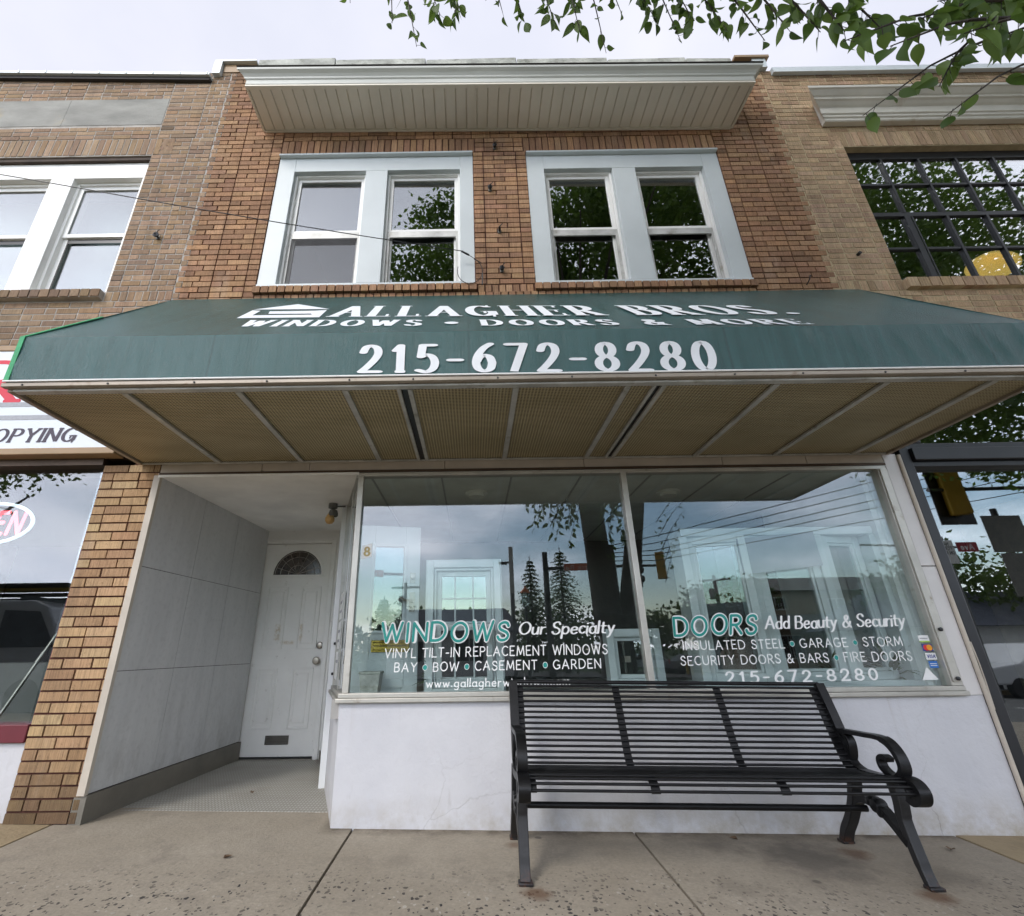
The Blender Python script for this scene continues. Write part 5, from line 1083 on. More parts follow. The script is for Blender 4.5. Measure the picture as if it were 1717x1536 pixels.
b = MB(); b.frame(.075, .47, .0, .42, .04, 0, .035); b.box(.2, .212, .01, .025, .04, .38); b.box(.335, .347, .01, .025, .04, .38); b.build('lower_sash', M['display'], dw, bevel=.002, at=(0, -.03, .07), rot=(R(24), 0, 0))
dc = thing('window_display', 'small white casement display window low beside the mullion', 'window', (.955, 3.92, DZ))
b = MB(); b.frame(0, .385, .04, .42, .055, -.05, .07); b.frame(.056, .329, .096, .364, .025, -.025, .06); b.build('frame', M['display'], dc, bevel=.004)
b = MB(); b.box(.082, .303, .01, .016, .122, .338); b.build('pane', M['glass_plain'], dc)
b = MB(); b.box(.12, .16, -.03, -.024, .2, .24); b.tube([(.25, -.03, .3), (.27, -.05, .24), (.29, -.05, .16)], .006, 6); b.build('handle', M['nickel'], dc)
db = thing('bay_window_display', 'large white bay display window of three casements behind the right pane', 'window', (1.575, 3.90, DZ))
b = MB()
b.box(0, 1.50, -.10, .20, 0, .07); b.box(0.02, 1.48, -.08, .18, 1.07, 1.13)
for x in (.0, .48, 1.02, 1.44): b.box(x, x + .06, -.08, .12, .07, 1.07)
b.build('frame', M['display'], db, bevel=.005)
for x, y, rz in ((.06, -.02, -18), (.54, -.06, 0), (1.08, -.06, 14)):
    b = MB(); wd = .42 if x != .54 else .48; wd = .36 if x == 1.08 else wd; b.frame(0, wd, .07, 1.07, .055, 0, .05); b.frame(.056, wd - .056, .126, 1.014, .02, .01, .045); so_ = b.build('sash', M['display'], db, bevel=.003, at=(x, y, 0), rot=(0, 0, R(rz)))
    b = MB(); b.box(.077, wd - .077, .022, .027, .147, .993); b.build('pane', M['glass_plain'], so_)
pc_ = MB(); pc_.slab([(0, 0, 0), (.59, 0, .06), (.59, .01, .06), (0, .01, 0)], [(0, 0, .262), (.585, 0, .31), (.585, .01, .31), (0, .01, .262)])
pcd = pc_.build('grey_placard', paint('grey_card_back', (.24, .24, .26), .8, .06, 8), None, at=(1.98, 3.765, 1.49)); tag(pcd, 'plain grey card propped on top of the white display bay window', 'placard')
fp = thing('flower_pot', 'grey square stone planter in front of the display door', 'planter', (-.70, 3.79, DZ))
b = MB(); b.slab([(-.055, -.055, 0), (.055, -.055, 0), (.055, .055, 0), (-.055, .055, 0)], [(-.07, -.07, .15), (.07, -.07, .15), (.07, .07, .15), (-.07, .07, .15)]); b.box(-.074, .074, -.074, .074, .15, .165); b.build('planter', paint('grey_stone_pot', (.33, .34, .31), .85, .3, 14, bump=.004), fp, bevel=.004)
def leafmesh(mb, p, d, n, ln, wd, col, fold=.25, bend=.15):
    d = Vector(d).normalized(); n = Vector(n); s = d.cross(n); 
    if s.length < 1e-3: s = d.cross(Vector((1, .3, .2)))
    s.normalize(); n = s.cross(d).normalized(); p = Vector(p)
    def q(t, u): return p + d * (ln * t) + s * (wd * u) + n * (abs(u) * wd * fold - ln * bend * t * t)
    st_ = [(-.02, .16), (.06, .34), (.18, .46), (.32, .5), (.48, .45), (.63, .34), (.77, .2), (.89, .08)]
    vs = [q(0, 0)]
    for t, w_ in st_: vs += [q(t, -w_), q(max(t, .04) + .02, 0), q(t, w_)]
    vs.append(q(1, 0)); F = [(0, 2, 1), (0, 3, 2)]
    for i in range(len(st_) - 1): a = 1 + 3 * i; F += [(a, a + 1, a + 4, a + 3), (a + 1, a + 2, a + 5, a + 4)]
    a = 1 + 3 * (len(st_) - 1); F += [(a, a + 1, a + 3), (a + 1, a + 2, a + 3)]
    mb.mesh(vs, F, 0, (col, col, col))
def pot_plant(loc, label, h, n, seed):
    rnd = random.Random(seed); o = thing('potted_plant', label, 'plant', loc)
    b = MB(); b.lathe([(.045, 0), (.06, .07), (.065, .075), (.055, .075), (.05, .06)], (0, 0, 0), 14); b.build('pot', paint('clay_pot', (.2, .13, .09), .8), o, smooth=40)
    b = MB()
    for i in range(n):
        a = rnd.uniform(0, 6.28); e = rnd.uniform(.2, 1.3); d = Vector((math.cos(a) * math.cos(e), math.sin(a) * math.cos(e), math.sin(e))); leafmesh(b, Vector((0, 0, .07)) + d * rnd.uniform(.0, h * .5), d, (0, 0, 1), rnd.uniform(.4, .8) * h, .03, rnd.random(), bend=.4)
    b.build('foliage', M['leaf2'], o)
pot_plant((-.30, 3.95, DZ), 'spiky green potted plant beside the display door', .16, 40, 3)
pot_plant((2.55, 3.92, DZ), 'leafy green potted plant in front of the display bay window', .2, 50, 4)
pot_plant((3.0, 4.0, DZ), 'leafy green potted plant in the right corner of the shop window', .3, 70, 5)

# ---------------------------------------------------------------- the street tree whose branches hang into view
tree = thing('street_tree', 'street tree with forked dark trunk and heart shaped green leaves hanging over the pavement', 'tree', (2.35, -1.25, 0))
TO = Vector((2.35, -1.25, 0))
b = MB(); gg = gz(2.35, -1.25)
b.tube([(0, 0, gg - .1), (0, 0, gg + .1), (0, 0, .5), (.01, 0, 1.1), (.02, 0, 1.5)], [.52, .42, .36, .33, .32], 14)
b.tube([(-.14, 0, 1.2), (-.16, 0, 1.8), (-.2, .0, 2.5), (-.26, .05, 3.4), (-.3, .2, 4.6), (-.3, .5, 5.8), (-.1, .9, 7.2)], [.24, .23, .21, .2, .17, .13, .06], 12)
b.tube([(.16, 0, 1.15), (.24, 0, 1.75), (.4, -.02, 2.5), (.58, -.05, 3.3), (.8, -.1, 4.6), (1.1, -.1, 6), (1.3, 0, 7.4)], [.2, .17, .15, .14, .12, .09, .04], 12)
b.build('trunk', M['bark'], tree, smooth=60)
lv = MB(); bw = MB(); rnd = random.Random(21)
def W2(p): return Vector(p) - TO
def twig(a, c, n, ln, hang=.8, r=.006, spread=.12):
    """a leafy twig from a to c (world), leaves drooping from it"""
    a, c = Vector(a), Vector(c); mid = (a + c) / 2 + Vector((0, 0, (a - c).length * .07)); P_ = [a, a + (mid - a) * .6 + Vector((0, 0, .01)), mid, mid + (c - mid) * .55, c]
    bw.tube([W2(p) for p in P_], [r, r * .85, r * .7, r * .5, r * .3], 6)
    for i in range(n):
        t = (i + rnd.uniform(.1, .9)) / n; p = a.lerp(c, t) + Vector((0, 0, (a - c).length * .07 * 4 * t * (1 - t)))
        d = Vector((rnd.gauss(0, .55), rnd.gauss(0, .45), -hang + rnd.gauss(0, .3))); st = p + d.normalized() * .02
        bw.tube([W2(p), W2(st + d.normalized() * .015)], .0013, 4)
        leafmesh(lv, W2(st + d.normalized() * .012), d, (rnd.gauss(0, 1), rnd.gauss(0, 1), rnd.gauss(.3, 1)), ln * rnd.uniform(.5, 1.05), ln * rnd.uniform(.34, .56), rnd.random(), fold=rnd.uniform(.05, .75), bend=rnd.uniform(-.3, .55))
# limbs reaching out over the pavement
limbs = [((2.2, -1.0, 4.7), (1.6, .2, 5.0), (1.0, 1.3, 5.25), (.3, 2.0, 5.45)), ((2.4, -1.1, 4.3), (2.6, .0, 4.2), (2.9, .8, 3.9), (2.95, 1.25, 3.6)), ((3.1, -1.3, 5.0), (3.5, -.2, 4.6), (3.5, .9, 4.5), (3.3, 1.7, 5.0)), ((2.2, -1.0, 5.2), (1.4, -.2, 5.6), (.4, .9, 5.6), (-.6, 1.9, 5.5))]
for l in limbs: bw.tube([W2(p) for p in crv(l)], [max(.008, .05 - .0025 * i) for i in range(len(crv(l)))], 8)
def at(a, b, y): return (a * y, y, 1.01 + b * y)
for a, c, n, ln in [
    (at(-.42, 2.25, 2.1), at(-.39, 2.05, 2.0), 5, .085), (at(-.22, 2.2, 2.05), at(-.155, 1.80, 2.0), 16, .11), (at(-.26, 2.2, 2.05), at(-.24, 1.93, 2.0), 9, .09),
    (at(-.16, 2.25, 1.95), at(-.08, 1.97, 1.9), 30, .12), (at(-.0, 2.25, 1.95), at(-.03, 1.98, 1.9), 28, .12), (at(.1, 2.2, 2), at(.13, 1.98, 2), 8, .09),
    (at(.16, 2.2, 2), at(.2, 1.93, 2), 18, .11), (at(.26, 2.2, 2.1), at(.3, 1.93, 2.1), 26, .115), (at(.36, 2.2, 2), at(.38, 1.86, 2), 20, .115), (at(.44, 2.15, 2.05), at(.452, 1.75, 2.0), 7, .10), (at(.50, 2.2, 2), at(.53, 1.95, 2), 6, .10),
    (at(.58, 2.2, 2), at(.64, 1.9, 1.95), 26, .115), (at(.66, 2.2, 2), at(.70, 1.80, 1.95), 18, .115), (at(.72, 2.15, 1.9), at(.76, 1.92, 1.9), 20, .11), (at(.80, 2.1, 1.7), at(.86, 1.86, 1.7), 18, .11), (at(.9, 2.1, 1.6), at(.97, 1.80, 1.6), 16, .10),
    (at(1.0, 2.1, 1.5), at(1.06, 1.86, 1.5), 16, .10), (at(1.1, 2.05, 1.4), at(1.16, 1.84, 1.4), 14, .10), (at(1.2, 2.05, 1.2), at(1.24, 1.84, 1.2), 16, .10), (at(1.3, 2.05, 1.2), at(1.36, 1.86, 1.2), 20, .10),
    (at(1.72, 1.95, 1.15), at(1.22, 1.79, 1.1), 16, .11), (at(1.8, 1.9, 1.05), at(1.36, 1.76, 1.0), 11, .11), (at(1.82, 2.0, 1.1), at(1.5, 1.9, 1.1), 18, .11), (at(1.9, 1.9, 1.0), at(1.62, 1.82, 1.0), 12, .11), (at(1.95, 2.02, 1.2), at(1.6, 2.0, 1.2), 26, .12), (at(1.9, 1.85, 1.1), at(1.72, 1.80, 1.1), 10, .11),
    (at(1.75, 1.82, 1.35), at(1.17, 1.435, 1.45), 13, .10), (at(1.88, 1.72, 1.4), at(1.40, 1.42, 1.45), 7, .10), (at(1.62, 1.78, 1.35), at(1.44, 1.56, 1.4), 9, .105)]:
    twig(a, c, n, ln, hang=1.0)
# hanging sprays round the trunk, seen in the shop glass
for k in range(26):
    x = rnd.uniform(.9, 2.3); z0 = rnd.uniform(3.1, 4.0); twig((x + .3, -1.0 + rnd.uniform(-.4, .3), z0 + .3), (x, -.95 + rnd.uniform(-.5, .4), max(2.5 + (1.7 - x) * .75, z0 - .55)), 16, .12)
for k in range(16): x = rnd.uniform(2.2, 2.75); z0 = rnd.uniform(2.4, 3.6); twig((x - .1, -1.1 + rnd.uniform(-.3, .2), z0 + .3), (x, -1.1 + rnd.uniform(-.3, .3), z0 - .25), 15, .11)
for k in range(5): twig((3.2, -1.2, 2.0 + .25 * k), (3.5 + .1 * k, -1.1, 2.7 + .25 * k), 7, .09, hang=.3)
def quickleaf(mb, p, d, s, ln, wd, col):
    p = Vector(p); d = Vector(d).normalized(); s = Vector(s); s = (s - d * s.dot(d)); s.normalize(); n = d.cross(s)
    mb.mesh([p, p + d * ln * .45 + s * wd * .5 + n * wd * .15, p + d * ln, p + d * ln * .45 - s * wd * .5 + n * wd * .15], [(0, 1, 2), (0, 2, 3)], 0, (col, col, col))
def crown(mb, blobs, nclus, nleaf, ln, rnd, spread, origin=(0, 0, 0), hang=.5, keep=None):
    tot = sum(b[3] * b[3] for b in blobs); O = Vector(origin)
    for bx, by, bz, br, *sq in blobs:
        sz = sq[0] if sq else .8
        for _ in range(int(nclus * br * br / tot) + 1):
            v = Vector((rnd.gauss(0, 1), rnd.gauss(0, 1), rnd.gauss(0, 1))); v.normalize(); v *= br * (rnd.uniform(.25, 1) ** .45); v.z *= sz
            c = Vector((bx, by, bz)) + v
            if keep and not keep(c): continue
            shade = rnd.random()
            for _ in range(nleaf):
                q = c + Vector((rnd.gauss(0, spread), rnd.gauss(0, spread), rnd.gauss(0, spread * .7)))
                if keep and not keep(q): continue
                d = Vector((rnd.gauss(0, 1), rnd.gauss(0, 1), rnd.gauss(-hang, .7))); quickleaf(mb, q - O, d, (rnd.gauss(0, 1), rnd.gauss(0, 1), rnd.gauss(0, 1)), ln * rnd.uniform(.7, 1.3), ln * .6, min(1, max(0, shade * .7 + rnd.uniform(0, .35))))
clear = lambda q: q.y < .1 or q.z > 1.2 + 2.45 * q.y
crown(lv, [(3.7, -1.6, 9.6, 2.1), (2.6, -2.2, 10.6, 1.8), (4.6, -2.0, 11.2, 1.5), (-.8, -1.5, 8.8, 1.05), (-.4, -2.2, 11.0, .9), (.6, -1.8, 9.4, 1.2), (2.6, -2.0, 7.4, 1.3), (-.2, -1.2, 5.3, 1.1), (1.2, -1.3, 5.3, 1.3), (2.5, -1.4, 5.5, 1.2)], 1250, 28, .14, rnd, .22, TO, keep=clear)
crown(lv, [(-.4, -1.3, 5.2, 1.1), (.8, -1.5, 5.3, 1.2), (2.0, -1.6, 5.4, 1.2), (3.2, -1.6, 5.6, 1.1)], 420, 30, .16, rnd, .24, TO, keep=clear)  # extra leaves out of frame, added so the awning front mirrors a darker middle
for k in range(26):
    e = Vector((rnd.uniform(-.3, 5.5), rnd.uniform(-3, .8), rnd.uniform(6.5, 10.5))); st = Vector((2.2 + (e.x - 2.2) * .15, -1.0, 5 + rnd.uniform(-.6, 1.5))); m_ = (st + e) / 2 + Vector((0, 0, .3)); bw.tube([W2(p) for p in crv([tuple(st), tuple(m_), tuple(e)], 5)], [.05 - .004 * i for i in range(11)], 6)
bw.build('branch', M['bark'], tree, smooth=60); lv.build('foliage', M['leaf'], tree, smooth=180)

# ---------------------------------------------------------------- across the street: what the glass mirrors
def far_tree(name, label, x, y, h, blobs, trunk=.25, n=160, nl=16, ln=.35, sp=.5, mat='leaf2', seed=1, z0=None, group=None):
    rnd = random.Random(seed); z0 = (gz(x, y) - .3 if z0 is None else z0); o = thing(name, label, 'tree', (x, y, z0), group=group)
    b = MB(); b.tube([(0, 0, -.5), (0, 0, h * .3), (.1, 0, h * .6), (0, .1, h * .85)], [trunk, trunk * .8, trunk * .5, trunk * .2], 8)
    for k in range(6): a = k * 1.05; b.tube([(0, 0, h * (.3 + .07 * k)), (math.cos(a) * h * .12, math.sin(a) * h * .12, h * (.42 + .07 * k)), (math.cos(a) * h * .22, math.sin(a) * h * .22, h * (.5 + .07 * k))], [trunk * .4, trunk * .3, trunk * .1], 6)
    b.build('trunk', M['bark'], o, smooth=60); b = MB(); crown(b, [(bx, by, bz, br) for bx, by, bz, br in blobs], n, nl, ln, rnd, sp, hang=.2); b.build('foliage', M[mat], o); return o
def conifer(label, x, y, h, r, seed, group=None, n=26):
    rnd = random.Random(seed); z0 = gz(x, y) - .4; o = thing('conifer_tree', label, 'tree', (x, y, z0), group=group)
    b = MB(); b.tube([(0, 0, -.4), (0, 0, h)], [.22, .03], 8); b.build('trunk', M['bark'], o)
    b = MB()
    for i in range(n):
        t = i / n; z = h * (.12 + .86 * t); rr = r * (1 - t) ** .8 * rnd.uniform(.65, 1.2) + .15
        for k in range(9):
            a = k * .7 + rnd.uniform(0, .7); l = rr * rnd.uniform(.6, 1.1); dx, dy = math.cos(a), math.sin(a)
            for j in range(14):
                u = (j + rnd.random()) / 14; p = (dx * l * u, dy * l * u, z - .28 * l * u + rnd.uniform(-.08, .08)); d = (dx + rnd.gauss(0, .5), dy + rnd.gauss(0, .5), -.35 + rnd.gauss(0, .25)); quickleaf(b, p, d, (rnd.gauss(0, 1), rnd.gauss(0, 1), rnd.gauss(0, 1)), .48 * (1.1 - .5 * u) * (1 - .6 * t), .17 * (1 - .5 * t), rnd.random())
    b.build('foliage', M['needle'], o)
G_CON = 'conifers across the street'
conifer('tall dark spruce across the street mirrored in the shop glass, narrowest of them', 4.9, -36, 9.4, 2.5, 1, G_CON); conifer('broad tall spruce across the street mirrored beside the orange street sign', 7.7, -37, 10.4, 4.3, 2, G_CON, 30); conifer('bushy spruce across the street mirrored in the display door glass', -6.3, -30, 5.4, 2.0, 3, G_CON, 20)
far_tree('broadleaf_tree', 'pale green narrow tree across the street mirrored left of the DOORS lettering', 15.6, -38, 6, [(0, 0, 3.4, 1.4), (0, 0, 4.8, .9)], n=60, seed=4)
far_tree('broadleaf_tree', 'leafy green tree across the street mirrored beside the tan building', 14.4, -25, 5.2, [(0, 0, 3.4, 1.5), (1.2, .3, 4.0, 1.5), (2.3, .5, 4.7, 1.3)], n=110, seed=5)
far_tree('broadleaf_tree', 'rounded green tree across the street mirrored behind the tan building', 19.5, -36, 8, [(0, 0, 5, 2.5), (2.5, 0, 4.5, 2)], n=130, seed=6)
far_tree('broadleaf_tree', 'large dark green tree across the street mirrored in the right shop glass', 21.5, -17, 6.5, [(0, 0, 4.2, 2.4), (-2, 0, 3.6, 1.7), (2.6, 0, 4.2, 2.4), (4.5, 1, 3.8, 2.2)], n=260, ln=.3, seed=7)
far_tree('broadleaf_tree', 'street tree with fine leaves on the right pavement mirrored in the black framed glass', 13.2, -1.7, 9, [(-4, 0, 7.6, 2.8), (-5.6, .4, 5.8, 1.7), (-2.6, .2, 5.4, 1.9), (-5.4, .3, 8.6, 2.4), (-6.6, 0, 8.4, 2.0), (-3.6, .8, 4.9, 1.1), (0, 0, 7, 2.4), (-5.5, 1, 10, 2), (-3.6, 0, 10, 1.9), (-1.9, 0, 10.6, 1.8), (-1.4, 0, 9.2, 1.8), (-4, .2, 5.6, 1.4)], n=1500, nl=30, ln=.125, sp=.26, mat='leaf', trunk=.2, seed=8, z0=-.2)
far_tree('broadleaf_tree', 'street tree on the left pavement mirrored in the left shop glass', -10.2, -1.8, 7.5, [(0, 0, 5.6, 2.2), (1.3, .3, 4.6, 1.3)], n=240, nl=18, ln=.13, sp=.28, mat='leaf', trunk=.18, seed=9, z0=.1)
far_tree('broadleaf_tree', 'dark rounded tree across the street mirrored beside the parked van', -13.5, -24, 6, [(0, 0, 3.6, 2.2)], n=120, seed=12)
tl = MB(); rnd = random.Random(31)
crown(tl, [(-60 + i * 7.5, -52 + rnd.uniform(-6, 6), .6 + rnd.uniform(0, 1.5), rnd.uniform(3.6, 5.4)) for i in range(19)], 1300, 12, .7, rnd, .8, hang=.1); tag(tl.build('far_wood', M['leaf2']), 'dark band of far trees closing the view across the street', 'trees', kind='stuff')

def box_building(name, label, x0, x1, y0, y1, h, wallm, roofm, gable, wins, z0=-.6, over=.4):
    o = thing(name, label, 'building', ((x0 + x1) / 2, y1, z0)); cx_ = (x0 + x1) / 2; w2 = (x1 - x0) / 2; dp = y1 - y0
    b = MB(); b.box(-w2, w2, -dp, 0, 0, h); b.build('wall', wallm, o)
    b = MB(); b.slab([(-w2 - over, over, h - .05), (w2 + over, over, h - .05), (w2 + over, -dp - over, h - .05), (-w2 - over, -dp - over, h - .05)], [(-w2 + .3, -dp * .42, h + gable), (w2 - .3, -dp * .42, h + gable), (w2 - .3, -dp * .58, h + gable), (-w2 + .3, -dp * .58, h + gable)]); b.build('roof', roofm, o)
    for wx, wz, ww, wh in wins:
        b = MB(); b.frame(wx - ww / 2 - cx_, wx + ww / 2 - cx_, wz, wz + wh, .07, .0, .06); b.box(wx - .03 - cx_, wx + .03 - cx_, .0, .05, wz + .07, wz + wh - .07); w_ = b.build('window', M['vinyl'], o)
        b = MB(); b.box(wx - ww / 2 + .07 - cx_, wx + ww / 2 - .07 - cx_, .005, .02, wz + .07, wz + wh - .07); b.build('pane', paint('dark_pane', (.04, .045, .05), .15), w_)
    return o
tanw = paint('tan_siding', (.36, .30, .22), .8, .06, 1); shg = paint('brown_shingle', (.13, .12, .11), .9, .2, 5); slate = paint('blue_slate', (.09, .1, .13), .8, .2, 6)
tbld = box_building('apartment_building', 'long tan two storey building across the street mirrored in the right pane', 16.4, 28, -32, -24, 4.7, tanw, shg, 1.1, [(18.3, 3.55, .75, .75), (21.6, 3.35, 1.0, .85), (24.0, 3.35, .9, .85), (25.5, 3.35, .95, .85), (18.4, .9, 1.4, 1.3), (21.6, .9, 1.6, 1.3), (24.6, .9, 1.6, 1.3)])
b = MB(); b.slab([(-5, .02, 2.65), (5.4, .02, 2.65), (5.6, 1.2, 2.5), (-5.1, 1.2, 2.5)], [(-5, .02, 3.3), (5.4, .02, 3.3), (5.6, 1.2, 2.62), (-5.1, 1.2, 2.62)]); b.build('shop_canopy', paint('grey_canopy', (.2, .2, .19), .8), tbld)
gbl = box_building('garage_building', 'low white garage with blue slate roof across the street mirrored in the black framed glass', 18.0, 27, -20, -14.5, 2.6, M['white'], slate, 1.5, [(21.5, .9, 1.2, 1.0)], z0=-.9, over=.7)
b = MB()
for x in (-3.3, -1.6, .1, 1.8): b.box(x, x + 1.5, .002, .03, .1, 1.9)
b.build('bay_shade_panel', M['dark'], gbl)  # flat dark panels, coloured as the shade inside open bays
box_building('house', 'pale gabled house across the street mirrored behind the WINDOWS lettering', -4.5, 2.2, -27, -21, 2.4, M['white'], slate, 1.3, [(-3.0, .9, .9, 1.1), (-.2, .9, 1.6, 1.2)], z0=-.5)

def person_free(): pass
def vehicle(name, label, cat, loc, rz, prof, width, bodym, glass_sl, wheels, extra=None):
    o = thing(name, label, cat, loc, (0, 0, R(rz)))
    b = MB(); b.prism(prof, 'y', -width / 2, width / 2); b.build('body', bodym, o, bevel=.06)
    g_ = MB()
    for sl_ in glass_sl:
        g_.prism(sl_, 'y', -width / 2 - .012, -width / 2 + .02); g_.prism(sl_, 'y', width / 2 - .02, width / 2 + .012)
    g_.build('window', paint('dark_car_glass', (.015, .017, .02), .08), o)
    for wx in wheels:
        for s_ in (-1, 1):
            w = MB(); yy = s_ * (width / 2 - .1); w.lathe([(.2, -.11), (.32, -.11), (.34, -.07), (.34, .07), (.32, .11), (.2, .11)], (wx, yy, .34), 20, 'y'); wo = w.build('wheel', M['dark'], o, smooth=40)
            w = MB(); w.lathe([(.001, -.09), (.2, -.1), (.2, .1), (.001, .09)], (wx, yy, .34), 16, 'y'); w.build('rim', M['nickel'], wo)
    if extra: extra(o)
    return o
carw = paint('white_car_paint', (.62, .64, .66), .2, .02); carg = paint('grey_car_paint', (.25, .26, .28), .2, .02)
def lights(xb):
    def f(o):
        for s_ in (-.75, .75): b = MB(); b.box(xb - .03, xb + .03, s_ - .1, s_ + .1, .75, 1.05); b.build('tail_light', paint('red_lens', (.45, .01, .01), .2), o)
    return f
vehicle('pickup_truck', 'white pickup truck on the far side of the street mirrored in the black framed glass', 'truck', (19.9, -12.0, gz(19.9, -12) - .14), 180, [(-2.8, .45), (2.8, .45), (2.85, .95), (1.5, 1.12), (.85, 1.72), (-.6, 1.75), (-.75, 1.15), (-2.8, 1.12)], 1.9, carw, [[(1.25, 1.15), (.78, 1.62), (.2, 1.64), (.2, 1.15)], [(.12, 1.15), (.12, 1.64), (-.5, 1.64), (-.6, 1.15)]], (-1.8, 1.8), lights(-2.8))
sedan = [(-2.2, .4), (2.2, .4), (2.25, .75), (1.3, .92), (.6, 1.38), (-.8, 1.4), (-1.6, .98), (-2.2, .9)]
swin = [[(1.05, .94), (.55, 1.3), (-.1, 1.32), (-.1, .94)], [(-.18, .94), (-.18, 1.32), (-.75, 1.32), (-1.3, .96)]]
for x, y, mm, lb_ in ((13.8, -36, carw, 'white car parked in the far car park mirrored beside the mullion'), (17.0, -35, carg, 'grey car parked in the far car park mirrored behind the yellow bollards')):
    vehicle('parked_car', lb_, 'car', (x, y, gz(x, y) - .02), 0, sedan, 1.75, mm, swin, (-1.35, 1.35), lights(-2.2))
def rack(o):
    for k, (z, c) in enumerate(((2.17, (.03, .03, .03)), (2.25, (.05, .03, .03)), (2.33, (.6, .38, .02)), (2.40, (.03, .03, .03)))): b = MB(); b.box(-2.3, 1.0 + .15 * k, -.6 + .2 * k, -.3 + .25 * k, z, z + .05); b.build('roof_plank', paint('plank%d' % k, c, .7), o)
    b = MB()
    for x in (-1.8, -.4, .9): b.box(x, x + .06, -.85, .85, 2.1, 2.165)
    b.build('roof_rack', M['black'], o)
vehicle('parked_van', 'silver van with planks on its roof rack mirrored in the left shop glass', 'van', (-9.9, -3.7, gz(-9.9, -3.7) - .14), 0, [(-2.5, .4), (2.5, .4), (2.55, .9), (2.1, 1.15), (1.6, 1.95), (1.3, 2.06), (-2.4, 2.1), (-2.55, 1.9)], 1.95, paint('silver_van', (.4, .42, .45), .25), [[(1.95, 1.2), (1.5, 1.85), (.8, 1.88), (.8, 1.2)]], (-1.6, 1.6), rack)
G_BOL = 'yellow bollards by the far car park'
for k, x in enumerate((15.6, 15.95, 16.7)): b = MB(); b.lathe([(.08, 0), (.08, .85), (.05, .9), (.001, .91)], (0, 0, 0), 10); o = b.build('bollard', paint('yellow_paint', (.6, .4, .03), .6), None, at=(x, -33, gz(x, -33) - .1)); tag(o, ('leftmost', 'middle', 'rightmost')[k] + ' of the three yellow bollards mirrored in the right pane', 'bollard', G_BOL)

# ---------------------------------------------------------------- signals, signs, poles and wires over the road
yel = paint('signal_yellow', (.55, .33, .03), .5, .08); sgrey = paint('sign_back_grey', (.2, .2, .2), .6, .08)
def sig_head(par, loc, rz=0, back=False):
    b = MB(); b.box(-.17, .17, -.1, .1, -.52, .52); h = b.build('signal_head', yel, par, bevel=.02, at=loc, rot=(0, 0, R(rz)))
    for z in (-.34, 0, .34):
        b = MB(); b.lathe([(.115, .10), (.135, .10), (.135, .28), (.125, .28), (.115, .12)], (0, 0, z), 16, 'y'); b.lathe([(.001, -.101), (.12, -.101), (.12, -.11), (.001, -.11)], (0, 0, z), 16, 'y'); b.build('visor', yel if not back else M['black'], h)
        b = MB(); b.lathe([(.001, .12), (.11, .115), (.001, .11)], (0, 0, z), 12, 'y'); b.build('lens', M['dark'], h)
    if back: b = MB(); b.box(-.32, .32, -.03, .0, -.68, .68); b.build('backplate', M['black'], h)
    return h
mp = thing('traffic_signal', 'dark mast arm with yellow traffic signal and orange street sign mirrored in the shop glass', 'traffic light', (2.95, -13.1, gz(2.95, -13) - .1))
b = MB(); b.tube([(0, 0, 0), (0, 0, 5.0)], [.14, .11], 12); b.build('pole', M['black'], mp, smooth=50)
b = MB(); b.tube([(0, 0, 4.35), (2.5, 0, 4.40), (4.4, 0, 4.42)], [.07, .06, .045], 10); b.build('mast_arm', M['black'], mp, smooth=50)
sig_head(mp, (4.55, .12, 4.40), 180 - 150)
sig_head(mp, (3.55, .05, 4.25), 75, True)
b = MB(); b.box(.72, 1.95, .085, .1, 4.24, 4.52); ss_ = b.build('street_sign', paint('orange_sign', (.75, .13, .02), .5, .04), mp)
for nm_, args in (('sign_text', ('York Rd', ((1.86, .104, 4.30), (.82, .104, 4.30), (1.86, .104, 4.45), (.82, .104, 4.45)))),):
    t = MB(); lettering(t, args[0], args[1], (.085, .085), gap=.22); t.build(nm_, M['letter'], ss_)
b = MB(); b.frame(.72, 1.95, 4.24, 4.52, .02, .101, .104); b.build('sign_border', M['letter'], ss_)
lpst = thing('street_lamp', 'grey street lamp with boxed pale post mirrored in the shop glass', 'street lamp', (1.38, -10.6, gz(1.4, -10.6)))
b = MB(); b.tube([(0, 0, -.1), (0, 0, 3.0)], .075, 10); b.build('pole', sgrey, lpst); b = MB(); b.box(-.075, .075, -.075, .075, 3.0, 4.6); b.build('post_box', M['vinyl'], lpst, bevel=.01); b = MB(); b.box(-.45, -.06, -.05, .05, 4.02, 4.07); b.box(-.42, -.15, -.07, .07, 3.98, 4.02); b.build('lamp_head', sgrey, lpst)
ll = thing('lantern_post', 'black lantern post with copper cap mirrored in the shop glass', 'lantern', (1.58, -8.2, gz(1.6, -8.2)))
b = MB(); b.tube([(0, 0, -.1), (0, 0, .4), (0, 0, 2.35)], [.1, .06, .045], 10); b.build('post', M['black'], ll); b = MB(); b.lathe([(.07, 2.35), (.1, 2.4), (.13, 2.72), (.12, 2.74)], (0, 0, 0), 8); b.build('lantern', M['glass_plain'], ll); b = MB(); b.lathe([(.15, 2.74), (.1, 2.82), (.04, 2.88), (.02, 2.95)], (0, 0, 0), 10); b.build('cap', paint('copper', (.5, .16, .06), .4, .1, 5, metal=.7), ll)
up_ = thing('utility_pole', 'wooden utility pole with crossarm mirrored in the display door glass', 'pole', (-4.8, -30, gz(-4.8, -30) - .3))
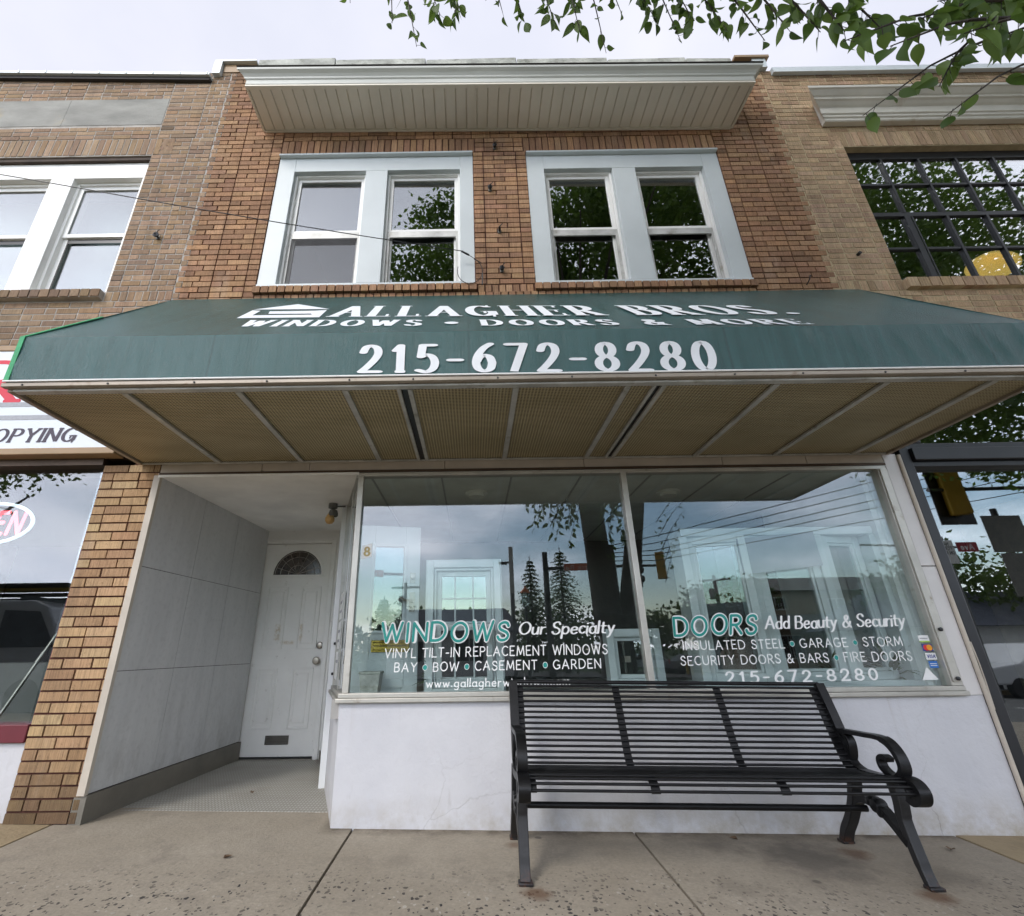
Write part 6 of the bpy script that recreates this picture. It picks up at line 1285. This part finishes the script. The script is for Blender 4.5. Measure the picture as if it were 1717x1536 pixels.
b = MB(); b.tube([(0, 0, 0), (0, 0, 6.2)], [.16, .11], 8); b.build('pole', M['bark'], up_); b = MB(); b.box(-1.0, 1.0, -.06, .06, 5.8, 5.95); b.build('crossarm', M['bark'], up_); b = MB(); b.lathe([(.15, 4.6), (.17, 4.7), (.17, 5.2), (.15, 5.3)], (-.25, .2, 0), 10); b.build('transformer', sgrey, up_)
sp2 = thing('sign_post', 'back of a large traffic signal and square signs on a black pole mirrored at right', 'sign', (10.25, -2.2, gz(10.2, -2.3)))
b = MB(); b.tube([(0, 0, -.1), (0, 0, 3.7)], .055, 10); b.build('pole', M['black'], sp2)
b = MB(); b.box(-.38, .38, .06, .075, 2.85, 3.55); b.box(-.28, .28, .06, .075, 2.05, 2.83); b.build('sign_back', sgrey, sp2, bevel=.01)
s2 = thing('traffic_signal', 'yellow backed traffic signal hanging over the right pavement mirrored in the black framed glass', 'traffic light', (10.0, -2.6, 3.85)); sig_head(s2, (0, 0, .1), 20, False); b = MB(); b.box(-.36, .36, -.13, -.115, -.6, .75); b.build('backplate', M['black'], s2); b = MB(); b.tube([(-.5, 0, .1), (2.6, -.2, .2)], .04, 8); b.build('bracket_arm', M['black'], s2)
redm = paint('red_sign', (.35, .015, .03), .5)
s3 = thing('street_sign', 'white NO TURN ON RED sign mirrored in the black framed glass', 'sign', (15.42, -9, 3.75)); b = MB(); b.box(-.25, .25, -.015, 0, -.37, .37); b.build('board', M['letter'], s3)
t = MB()
for w, z, hw in (('NO', .2, .1), ('TURN', .06, .19), ('ON RED', -.08, .21)): lettering(t, w, ((hw, .003, z), (-hw, .003, z), (hw, .003, z + .095), (-hw, .003, z + .095)), (.1, .1), gap=.25)
t.build('lettering', M['black'], s3); b = MB(); b.lathe([(.001, .004), (.075, .004), (.075, .001), (.001, .001)], (0, 0, -.235), 16, 'y'); b.build('red_disc', redm, s3); b = MB(); b.tube([(.0, -.05, -4.4), (0, -.05, .5)], .04, 8); b.build('pole', sgrey, s3)
s4 = thing('street_sign', 'red street sign reading Ave mirrored in the black framed glass', 'sign', (16.1, -9, 3.9)); b = MB(); b.box(-.33, .33, -.015, 0, -.15, .15); b.build('board', redm, s4); t = MB(); lettering(t, 'Ave', ((.2, .003, -.08), (-.22, .003, -.08), (.2, .003, .09), (-.22, .003, .09)), (.1, .1)); t.build('lettering', M['letter'], s4); b = MB(); b.tube([(-.33, -.03, 0), (-3.5, -.03, .1)], .035, 8); b.build('arm', sgrey, s4)
s5 = thing('street_sign', 'red street sign with a single letter M mirrored at the right edge', 'sign', (11.0, -2.6, 3.08)); b = MB(); b.box(-.3, .3, -.012, 0, -.11, .11); b.build('board', redm, s5); t = MB(); lettering(t, 'M', ((.26, .003, -.06), (.12, .003, -.06), (.26, .003, .07), (.12, .003, .07)), (.1, .1)); t.build('lettering', M['letter'], s5); b = MB(); b.tube([(-.3, -.03, 0), (-.75, .3, 0)], .025, 8); b.build('arm', sgrey, s5)
wires = [((5.25, -7, 3.95), (12.3, -7, 5.55)), ((5.2, -7, 3.75), (12.25, -7, 5.28)), ((5.2, -7, 3.55), (12.2, -7, 5.0)), ((5.2, -7, 3.42), (12.1, -7, 4.75)), ((5.3, -7.2, 3.3), (12.0, -7, 4.4))]
G_W = 'overhead wires along the street'
wp = thing('utility_pole', 'short wire pole standing across the street behind the forked tree trunk', 'pole', (4.0, -7.15, gz(4, -7.1) - .14))
b = MB(); b.tube([(0, 0, -.1), (0, 0, 4.1)], [.11, .09], 8); b.build('pole', M['bark'], wp)
for k, (a, c) in enumerate(wires):
    a, c = Vector(a), Vector(c); d = c - a; p0 = Vector((4.05, -7.1, 3.72 - .11 * k)); p1 = c + d * 2.0
    pts = [p0 + (a - p0) * (i / 6) for i in range(6)] + [a + d * (i / 6) for i in range(6)] + [c + (p1 - c) * (i / 6) for i in range(7)]
    b = MB(); b.tube(pts, .013, 5); tag(b.build('overhead_wire', M['black'], None, smooth=60), ('topmost', 'second', 'third', 'fourth', 'lowest')[k] + ' of the five overhead wires mirrored across the right pane', 'wire', G_W)
